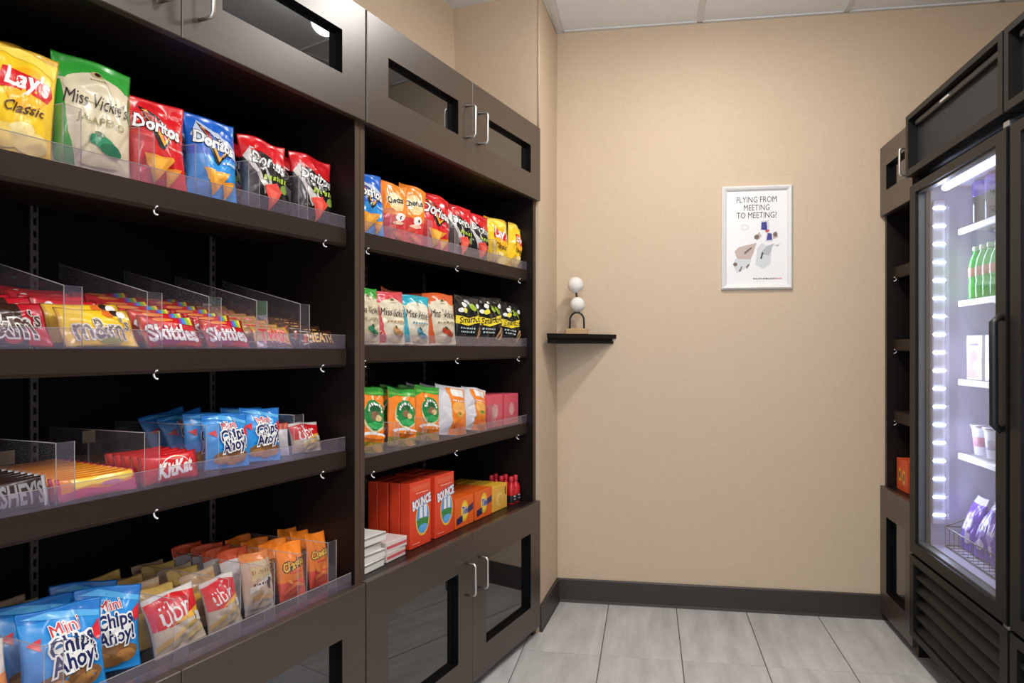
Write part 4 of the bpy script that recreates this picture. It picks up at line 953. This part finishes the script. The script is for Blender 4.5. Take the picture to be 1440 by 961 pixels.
# ------------------------------------------------------------------ right side: tall cabinet and glass door coolers
SR = 1.344
rc = empty('tall_cabinet', frp(SR, 0.004), ANG_F)
tag(rc, 'narrow dark brown cabinet with open shelves between the back wall and the cooler', 'cabinet')
RW = 0.405
for a, b in ((0.0, 0.022), (RW - 0.020, RW)):
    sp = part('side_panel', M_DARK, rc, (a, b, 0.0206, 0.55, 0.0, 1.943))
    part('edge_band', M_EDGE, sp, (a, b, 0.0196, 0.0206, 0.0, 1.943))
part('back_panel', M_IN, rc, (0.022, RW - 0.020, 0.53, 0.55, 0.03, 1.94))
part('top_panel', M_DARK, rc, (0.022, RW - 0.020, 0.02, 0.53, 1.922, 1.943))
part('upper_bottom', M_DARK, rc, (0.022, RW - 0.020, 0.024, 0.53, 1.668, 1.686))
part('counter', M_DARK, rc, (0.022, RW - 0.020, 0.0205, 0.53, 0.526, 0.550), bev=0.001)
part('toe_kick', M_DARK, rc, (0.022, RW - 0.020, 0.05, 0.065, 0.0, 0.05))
glazed_door(rc, 'upper_door', 0.001, RW - 0.002, 1.664, 1.946, hx=RW - 0.035, hz=(1.755, 1.855), win=(0.085, RW - 0.085, 1.757, 1.858))
glazed_door(rc, 'lower_door', 0.001, RW - 0.002, 0.033, 0.553, win=(0.085, RW - 0.085, 0.135, 0.44))
for z in (1.449, 1.155, 0.864):
    shelf_part(rc, 0.026, RW - 0.024, z, (0.05,), 0.0, y1=0.52)
carton('orange_box', 'orange red box standing on the counter of the narrow cabinet', 'box', [('e', -0.4, 0.5, 0.22, 0.22, (0.85, 0.5, 0.04)), ('e', 0.35, 0.45, 0.24, 0.24, (0.85, 0.5, 0.04)), ('e', 0.35, 0.45, 0.12, 0.13, NAVY), ('e', -0.4, 0.5, 0.1, 0.12, NAVY)], 0.135, 0.125, 0.055, frp(SR + 0.052, 0.115, 0.551), ANG_F, (0.72, 0.09, 0.02))
carton('pink_box', 'orange and pink box on the upper shelf of the narrow cabinet', 'box', [('p', [(-0.9, 0.1), (0.9, 0.1), (0.9, 0.4), (-0.9, 0.4)], PINK)], 0.10, 0.085, 0.05, frp(SR + 0.085, 0.215, 1.4505), ANG_F, (0.62, 0.18, 0.08))
def vial(root_name, lab, s, k, z, bodycol, capcol, h=0.13, r=0.022, cat='bottle', group=None):
    root = empty(root_name, frp(s, k, z), ANG_F)
    bm = bmesh.new(); lathe(bm, [(r * 0.9, 0), (r, 0.004), (r, h * 0.62), (r * 0.8, h * 0.72), (r * 0.42, h * 0.82), (r * 0.42, h * 0.88)], 18)
    mk('bottle_body', bm, film(bodycol), root)
    bm = bmesh.new(); lathe(bm, [(r * 1.02, h * 0.2), (r * 1.03, h * 0.21), (r * 1.03, h * 0.5), (r * 1.02, h * 0.51)], 18)
    mk('label_wrap', bm, film((0.2, 0.12, 0.3)), root)
    bm = bmesh.new(); lathe(bm, [(r * 0.52, h * 0.86), (r * 0.55, h * 0.87), (r * 0.5, h), (r * 0.4, h * 1.01)], 14)
    mk('cap', bm, film(capcol), root)
    tag(root, lab, cat, group)
vial('pill_bottle', 'small white bottle with purple label on the middle shelf of the narrow cabinet', SR + 0.09, 0.20, 1.1562, (0.62, 0.60, 0.62), (0.75, 0.75, 0.75))
vial('pill_bottle', 'small brown bottle with a white cap on the middle shelf of the narrow cabinet', SR + 0.10, 0.26, 1.1562, (0.30, 0.10, 0.06), (0.75, 0.75, 0.75))

M_LED = emit('led_dot', (0.62, 0.72, 1.0), 26.0)
M_LEDH = plain('led_housing', (0.55, 0.55, 0.62), 0.35)
FS, FK, FW, FD = 1.329, 0.420, 0.790, 0.72
def cooler(s, k, label):
    root = empty('glass_door_cooler', frp(s, k), ANG_F); tag(root, label, 'cooler', 'glass door drink coolers')
    # shell, open to the front
    part('side_wall', M_BLACKM, root, (0.0, 0.012, 0.055, FD, 0.06, 1.955))
    part('side_wall', M_BLACKM, root, (FW - 0.012, FW, 0.055, FD, 0.06, 1.955))
    part('back_wall', M_BLACKM, root, (0.012, FW - 0.012, FD - 0.012, FD, 0.06, 1.955))
    part('roof', M_BLACKM, root, (0.012, FW - 0.012, 0.055, FD - 0.012, 1.940, 1.955))
    part('machine_housing', M_BLACK, root, (0.012, FW - 0.012, 0.075, FD - 0.012, 0.06, 0.375))
    bm = bmesh.new()
    a0, a1, y0, y1, z0, z1 = 0.045, FW - 0.045, 0.058, FD - 0.05, 0.425, 1.690
    box(bm, a0 - 0.03, a0, y0, y1, z0, z1); box(bm, a1, a1 + 0.03, y0, y1, z0, z1)
    box(bm, a0, a1, y1, y1 + 0.03, z0, z1); box(bm, a0 - 0.03, a1 + 0.03, y0, y1 + 0.03, z0 - 0.03, z0); box(bm, a0 - 0.03, a1 + 0.03, y0, y1 + 0.03, z1, z1 + 0.03)
    mk('liner', bm, M_LINER, root)
    for x in (0.06, FW - 0.06):
        for y in (0.10, FD - 0.08):
            bm = bmesh.new(); lathe(bm, [(0.022, 0.0), (0.026, 0.003), (0.026, 0.012), (0.014, 0.016), (0.014, 0.06)], 12, cx=x, cy=y)
            mk('foot', bm, M_BLACK, root)
    # grille
    bm = bmesh.new(); ring(bm, 0.004, FW - 0.004, 0.085, 0.378, 0.045, FW - 0.052, 0.112, 0.352, 0.0, 0.05)
    g = mk('grille', bm, M_BLACKM, root)
    for i in range(5):
        z = 0.115 + i * 0.0475
        bm = bmesh.new(); extr(bm, [(0.006, z), (0.012, z - 0.002), (0.045, z + 0.030), (0.045, z + 0.036), (0.038, z + 0.036), (0.006, z + 0.006)], 0.046, FW - 0.053)
        mk('slat', bm, M_BLACKM, g)
    # header sign box
    bm = bmesh.new(); ring(bm, 0.0, FW - 0.006, 1.737, 1.957, 0.026, FW - 0.032, 1.760, 1.937, -0.012, 0.052)
    h = mk('header', bm, M_BLACKM, root)
    part('header_panel', M_HEAD, h, (0.022, FW - 0.028, 0.022, 0.030, 1.755, 1.940))
    part('light_bar', M_BLACK, h, (0.05, FW - 0.06, 0.004, 0.021, 1.912, 1.930), bev=0.003)
    part('bar_lens', plain('bar_lens', (0.6, 0.6, 0.62), 0.25, 0.6), h, (0.30, 0.37, 0.000, 0.0045, 1.914, 1.922), bev=0.001)
    # door: frame, inner bead, glass, handle
    bm = bmesh.new(); ring(bm, 0.006, FW - 0.012, 0.388, 1.703, 0.066, FW - 0.075, 0.430, 1.672, 0.0, 0.046)
    d = mk('door', bm, M_BLACKM, root)
    bm = bmesh.new(); ring(bm, 0.058, FW - 0.067, 0.422, 1.680, 0.072, FW - 0.081, 0.437, 1.665, 0.010, 0.030)
    mk('glazing_bead', bm, plain('bead_grey', (0.10, 0.10, 0.095), 0.35), d)
    gl = part('pane', M_GLASS, d, (0.062, FW - 0.071, 0.018, 0.024, 0.426, 1.676)); gl['label'] = 'clear cooler door glass'
    bm = bmesh.new()
    hx = FW - 0.036
    tube(bm, [(hx, -0.002, 0.900), (hx, -0.020, 0.915), (hx, -0.021, 1.19), (hx, -0.002, 1.205)], 0.011, 10)
    hd = mk('handle', bm, M_BLACK, d); hd['label'] = 'black bar handle'
    part('hinge', plain('hinge_grey', (0.30, 0.30, 0.29), 0.4, 0.7), d, (FW - 0.040, FW - 0.006, 0.004, 0.03, 1.7045, 1.722), bev=0.002)
    part('hinge', plain('hinge_grey', (0.30, 0.30, 0.29), 0.4, 0.7), d, (FW - 0.040, FW - 0.006, 0.004, 0.03, 0.372, 0.3865), bev=0.002)
    # lamp strip with its row of diodes behind the far door post
    st = part('lamp_strip', M_LEDH, root, (0.048, 0.066, 0.058, 0.100, 0.50, 1.640), bev=0.003)
    for i in range(18):
        z = 0.53 + i * 0.0635
        bm = bmesh.new(); box(bm, 0.0662, 0.0700, 0.058, 0.098, z, z + 0.007, bev=0.0012)
        mk('diode', bm, M_LED, st)
    ld = bpy.data.lights.new('cooler_lamp', 'AREA'); ld.shape = 'RECTANGLE'; ld.size = 0.03; ld.size_y = 1.1
    ld.energy = 4.0; ld.color = (0.68, 0.75, 1.0)
    lo = bpy.data.objects.new('cooler_lamp', ld); COL.objects.link(lo); lo.parent = root
    lo.location = (0.075, 0.085, 1.07); lo.rotation_euler = (math.radians(90), 0, math.radians(-62))
    tube_l = part('ceiling_lamp', emit('cooler_tube', (0.82, 0.86, 1.0), 3.0), root, (0.09, FW - 0.09, 0.075, 0.100, 1.668, 1.688), bev=0.006)
    # wire shelves with a white front strip
    for z in (1.535, 1.285, 1.012, 0.755):
        bm = bmesh.new()
        for i in range(26):
            x = 0.085 + i * (FW - 0.17) / 25
            box(bm, x - 0.0018, x + 0.0018, 0.150, FD - 0.075, z - 0.006, z - 0.002)
        for y in (0.25, 0.45, FD - 0.08): box(bm, 0.08, FW - 0.08, y, y + 0.004, z - 0.010, z - 0.006)
        sh = mk('wire_shelf', bm, M_WHITE, root)
        part('shelf_front', M_WHITE, sh, (0.078, FW - 0.078, 0.135, 0.150, z - 0.020, z), bev=0.002)
    return root
cooler(FS, FK, 'black glass door cooler with lit shelves next to the narrow cabinet')
cooler(FS, FK + FW + 0.004, 'black glass door cooler at the side of the first one, away from the back wall')
# ---- goods in the first cooler
def fr(x, y, z): return frp(FS + y, FK + x, z)
def soda():
    root = empty('soda_bottle', (0, 0, 0))
    bm = bmesh.new(); lathe(bm, [(0.020, 0.0), (0.026, 0.006), (0.0265, 0.05), (0.0245, 0.062), (0.0265, 0.075), (0.0265, 0.110), (0.022, 0.135), (0.012, 0.158), (0.011, 0.168)], 18)
    mk('bottle_body', bm, plain('green_pet', (0.05, 0.42, 0.06), 0.12), root)
    bm = bmesh.new(); lathe(bm, [(0.0268, 0.078), (0.0270, 0.0785), (0.0270, 0.108), (0.0268, 0.1085)], 18)
    mk('label_wrap', bm, film((0.45, 0.24, 0.16)), root)
    bm = bmesh.new(); lathe(bm, [(0.0128, 0.166), (0.0132, 0.167), (0.0132, 0.180), (0.012, 0.182)], 14)
    mk('cap', bm, film((0.45, 0.62, 0.40)), root)
    return root
s0 = soda(); first = True
for j in range(3):
    for i in range(10):
        o = s0 if first else copy_tree(s0); first = False
        o.location = fr(0.118 + i * 0.058, 0.180 + j * 0.060, 1.2862); o.rotation_euler = (0, 0, ANG_F + 0.3 * i)
        tag(o, 'green soda bottle in the %s row on its cooler shelf' % ('front', 'second', 'rear')[j], 'bottle', 'green soda bottles in the cooler')
for i in range(4):
    for j in range(2):
        carton('drink_carton', 'white carton with pink and tan print in the %s row in the cooler' % ('front', 'rear')[j], 'carton', [
            ('p', [(-0.95, 0.05), (-0.95, 0.45), (0.95, 0.62), (0.95, 0.05)], (0.55, 0.32, 0.26)), ('e', -0.1, 0.5, 0.5, 0.16, (0.62, 0.30, 0.25)), ('e', 0.3, 0.32, 0.4, 0.12, (0.70, 0.55, 0.40)), ('m', 0.0, 0.80, 0.6, 0.06, (0.3, 0.3, 0.4))],
            0.125, 0.150, 0.06, fr(0.155 + i * 0.150, 0.158 + j * 0.066, 1.0132), ANG_F, (0.72, 0.68, 0.70), 'cartons in the cooler')
for i in range(6):
    for j in range(2):
        root = empty('yogurt_cup', fr(0.130 + i * 0.099, 0.205 + j * 0.099, 0.7562), ANG_F)
        bm = bmesh.new(); lathe(bm, [(0.032, 0), (0.034, 0.002), (0.043, 0.090), (0.0455, 0.092), (0.0455, 0.096)], 20)
        mk('cup_body', bm, plain('cup_white', (0.78, 0.78, 0.82), 0.35), root)
        bm = bmesh.new(); lathe(bm, [(0.0375, 0.030), (0.0380, 0.0302), (0.0405, 0.062), (0.040, 0.0622)], 20)
        mk('cup_band', bm, film((0.42, 0.40, 0.52) if i else (0.55, 0.22, 0.30), 0.4), root)
        bm = bmesh.new(); lathe(bm, [(0.047, 0.0955), (0.048, 0.097), (0.048, 0.102), (0.045, 0.104), (0.044, 0.1025)], 20)
        mk('lid', bm, plain('foil_lid', (0.55, 0.55, 0.60), 0.3, 0.6), root)
        tag(root, 'white lidded cup with a %s band in the %s row in the cooler' % ('red' if i == 0 else 'grey violet', ('front', 'rear')[j]), 'cup', 'lidded cups in the cooler')
for i in range(4):
    for j in range(2):
        root = empty('drink_can', fr(0.175 + i * 0.100, 0.185 + j * 0.09, 1.5362), ANG_F)
        bm = bmesh.new(); lathe(bm, [(0.034, 0), (0.038, 0.006), (0.038, 0.092), (0.037, 0.096)], 20)
        mk('can_body', bm, film((0.03, 0.03, 0.035), 0.3), root)
        bm = bmesh.new(); lathe(bm, [(0.0385, 0.092), (0.039, 0.093), (0.039, 0.138), (0.034, 0.147), (0.032, 0.145)], 20)
        mk('can_top', bm, film(PURP), root)
        tag(root, 'dark can with a purple top in the %s row on the highest cooler shelf' % ('front', 'rear')[j], 'can', 'purple topped cans in the cooler')
# wire basket with purple packs on the cooler floor
bk = empty('wire_basket', fr(0.315, 0.195, 0.4262), ANG_F); tag(bk, 'black wire basket of purple packs on the cooler floor', 'basket')
bm = bmesh.new()
for z in (0.003, 0.07, 0.20):
    tube(bm, [(-0.24, 0.22, z), (0.24, 0.22, z)], 0.0022, 5); tube(bm, [(-0.24, -0.10, min(z, 0.07)), (-0.24, 0.22, z)], 0.0022, 5); tube(bm, [(0.24, -0.10, min(z, 0.07)), (0.24, 0.22, z)], 0.0022, 5)
    if z < 0.1: tube(bm, [(-0.24, -0.10, z), (0.24, -0.10, z)], 0.0022, 5)
for i in range(13):
    x = -0.24 + i * 0.04
    tube(bm, [(x, -0.10, 0.07), (x, -0.10, 0.003), (x, 0.22, 0.003), (x, 0.22, 0.20)], 0.0014, 4)
mk('wires', bm, M_BLACK, bk)
DES['purple'] = (PURP, [(0.86, 1.01, (0.55, 0.52, 0.66))], [('e', 0.0, 0.5, 0.6, 0.2, (0.30, 0.22, 0.62)), ('m', 0.0, 0.52, 0.55, 0.1, (0.75, 0.74, 0.85)), ('e', 0.3, 0.22, 0.4, 0.1, (0.6, 0.55, 0.7))])
rr = random.Random(5)
for j in range(3):
    for i in range(5):
        packet('snack_pack', 'purple and white snack pack filed in the %s row of the wire basket' % ('front', 'middle', 'rear')[j], 'snack pack', 'purple', 0.098, 0.19, 0.05, fr(0.124 + i * 0.098, 0.140 + j * 0.085, 0.4305), ANG_F, 140 + i % 3, 16 + rr.uniform(-4, 6), rr.uniform(-4, 4), rr.uniform(-2, 2), 'purple packs in the wire basket')

# ------------------------------------------------------------------ corner shelf, sculpture, poster
ck = empty('corner_shelf', rmp(0.0, 0.0, 1.140), ANG_B); tag(ck, 'small black triangular shelf in the wall corner', 'shelf')
def wedge(a, b, z0, z1, n=12):
    return [(0.001, -0.0015), (b, -0.0015)] + [(b + (0.001 - b) * t + 0.0 , (-0.0015) + (-a + 0.0015) * t) for t in (0.02, 0.5, 0.98)] + [(0.001, -a)]
bm = bmesh.new(); prism(bm, wedge(0.352, 0.262, 0, 0), 0.022, 0.040); mk('shelf_top', bm, M_SHELFB, ck)
bm = bmesh.new(); prism(bm, wedge(0.335, 0.245, 0, 0), 0.010, 0.022); mk('moulding', bm, M_SHELFB, ck)
bm = bmesh.new(); prism(bm, wedge(0.338, 0.250, 0, 0), 0.0, 0.010); mk('apron', bm, M_SHELFB, ck)
sc = empty('sphere_sculpture', rmp(0.097, -0.085, 1.1804), ANG_B); tag(sc, 'sculpture of two white spheres over a black arch on a wooden block', 'sculpture')
part('base_block', wood('pale_wood', (0.50, 0.33, 0.16), 0.5), sc, (-0.047, 0.047, -0.022, 0.022, 0.0, 0.024), bev=0.002)
bm = bmesh.new()
tube(bm, [(-0.031, 0, 0.024), (-0.030, 0, 0.055)] + [(-0.030 * math.cos(math.radians(a)), 0, 0.060 + 0.034 * math.sin(math.radians(a))) for a in range(0, 181, 15)] + [(0.030, 0, 0.055), (0.031, 0, 0.024)], 0.0042, 8)
mk('arch', bm, M_BLACK, sc)
for x, z, r in ((0.002, 0.1275, 0.0325), (-0.006, 0.2125, 0.0345)):
    bm = bmesh.new(); bmesh.ops.create_uvsphere(bm, u_segments=28, v_segments=18, radius=r)
    for v in bm.verts: v.co += Vector((x, 0, z))
    for f in bm.faces: f.smooth = True
    mk('sphere', bm, plain('matt_white', (0.74, 0.72, 0.68), 0.6, bump=0.2, bscale=120), sc)
bm = bmesh.new(); tube(bm, [(0.0, 0, 0.158), (-0.004, 0, 0.181)], 0.004, 8); mk('rod', bm, M_BLACK, sc)

ps = empty('framed_poster', rmp(0.8525, -0.0005, 1.369), ANG_B); tag(ps, 'white framed poster hanging on the beige back wall', 'poster')
PW, PH = 0.292, 0.442
bm = bmesh.new()
ox, oz = PW / 2, PH
prof = [(0.0, 0.000), (0.002, -0.012), (0.008, -0.017), (0.016, -0.014), (0.022, -0.008), (0.023, -0.003)]
loops = []
for inset, y in prof:
    loops.append([bm.verts.new(p) for p in ((-ox + inset, y, inset), (ox - inset, y, inset), (ox - inset, y, oz - inset), (-ox + inset, y, oz - inset))])
for a, b in zip(loops, loops[1:]):
    for i in range(4): bm.faces.new((a[i], a[(i + 1) % 4], b[(i + 1) % 4], b[i]))
bmesh.ops.recalc_face_normals(bm, faces=bm.faces)
mk('frame', bm, plain('silver_white_frame', (0.74, 0.73, 0.72), 0.32, 0.0), ps)
sh = part('sheet', plain('poster_paper', (0.80, 0.79, 0.80), 0.35), ps, (-ox + 0.015, ox - 0.015, -0.0045, -0.001, 0.015, oz - 0.015))
INK, GRY, LGR, SKN, PBL = plain('ink', (0.02, 0.02, 0.025), 0.5), plain('ink_grey', (0.42, 0.43, 0.46), 0.5), plain('ink_light', (0.60, 0.61, 0.64), 0.5), plain('ink_tan', (0.50, 0.40, 0.36), 0.5), plain('ink_blue', (0.03, 0.03, 0.22), 0.5)
PBR, PRD = plain('ink_brown', (0.16, 0.11, 0.09), 0.5), plain('ink_red', (0.60, 0.05, 0.05), 0.5)
it = [('t', 'FLYING FROM', 0.0, 0.865, 0.56, INK, {'bold': 0.0, 'vs': 1.35}), ('t', 'MEETING', 0.0, 0.788, 0.36, INK, {'bold': 0.0, 'vs': 1.35}), ('t', 'TO MEETING?', 0.0, 0.715, 0.56, INK, {'bold': 0.0, 'vs': 1.35}),
      ('p', [(-0.62, 0.37), (-0.50, 0.41), (0.0, 0.45), (-0.10, 0.34), (-0.20, 0.27), (-0.55, 0.30)], SKN), ('p', [(-0.60, 0.30), (-0.15, 0.29), (-0.20, 0.23), (-0.55, 0.16), (-0.66, 0.24)], LGR),
      ('p', [(0.02, 0.40), (0.15, 0.45), (0.42, 0.38), (0.38, 0.24), (0.18, 0.20), (-0.04, 0.24)], LGR), ('p', [(0.08, 0.34), (0.30, 0.42), (0.50, 0.44), (0.30, 0.33)], GRY),
      ('e', -0.33, 0.60, 0.10, 0.030, LGR), ('e', -0.33, 0.60, 0.075, 0.022, plain('poster_paper', (0.80, 0.79, 0.80), 0.35)),
      ('p', [(-0.06, 0.50), (0.08, 0.555), (0.14, 0.51), (0.02, 0.47)], SKN), ('e', 0.0, 0.505, 0.07, 0.022, PBR, 30), ('p', [(0.40, 0.53), (0.56, 0.56), (0.60, 0.50), (0.46, 0.48)], SKN), ('e', 0.52, 0.525, 0.06, 0.022, PBR),
      ('p', [(0.10, 0.57), (0.12, 0.66), (0.34, 0.665), (0.36, 0.575)], LGR), ('p', [(0.13, 0.575), (0.14, 0.645), (0.28, 0.65), (0.30, 0.565)], PBL),
      ('p', [(0.24, 0.46), (0.28, 0.55), (0.46, 0.54), (0.46, 0.46)], LGR), ('p', [(0.28, 0.47), (0.31, 0.54), (0.42, 0.535), (0.43, 0.475)], PBL), ('e', 0.30, 0.56, 0.06, 0.012, PRD, 20),
      ('e', -0.60, 0.245, 0.06, 0.018, PBR), ('p', [(-0.35, 0.36), (-0.15, 0.41), (-0.12, 0.40), (-0.33, 0.34)], PBR), ('p', [(-0.50, 0.18), (-0.42, 0.23), (-0.40, 0.22), (-0.46, 0.17)], PBR), ('p', [(-0.30, 0.22), (-0.22, 0.25), (-0.20, 0.24), (-0.27, 0.20)], PBR),
      ('p', [(0.10, 0.30), (0.16, 0.36), (0.19, 0.35), (0.14, 0.29)], INK), ('p', [(0.30, 0.33), (0.40, 0.40), (0.43, 0.39), (0.33, 0.32)], GRY), ('p', [(0.48, 0.42), (0.62, 0.43), (0.66, 0.445), (0.60, 0.41)], GRY),
      ('m', 0.10, 0.105, 0.20, 0.012, INK), ('m', 0.40, 0.105, 0.13, 0.012, INK), ('m', 0.62, 0.105, 0.09, 0.012, PRD)]
for nm, sel in (('printed_title', it[:3]), ('printed_picture', it[3:])):
    dm = []
    b2 = decal_bm(sel, PW, PH, dm, 0.0048, 0.00004)
    bmesh.ops.recalc_face_normals(b2, faces=b2.faces)
    for f in b2.faces:
        if f.normal.y > 0: f.normal_flip()
    mk(nm, b2, dm, sh)
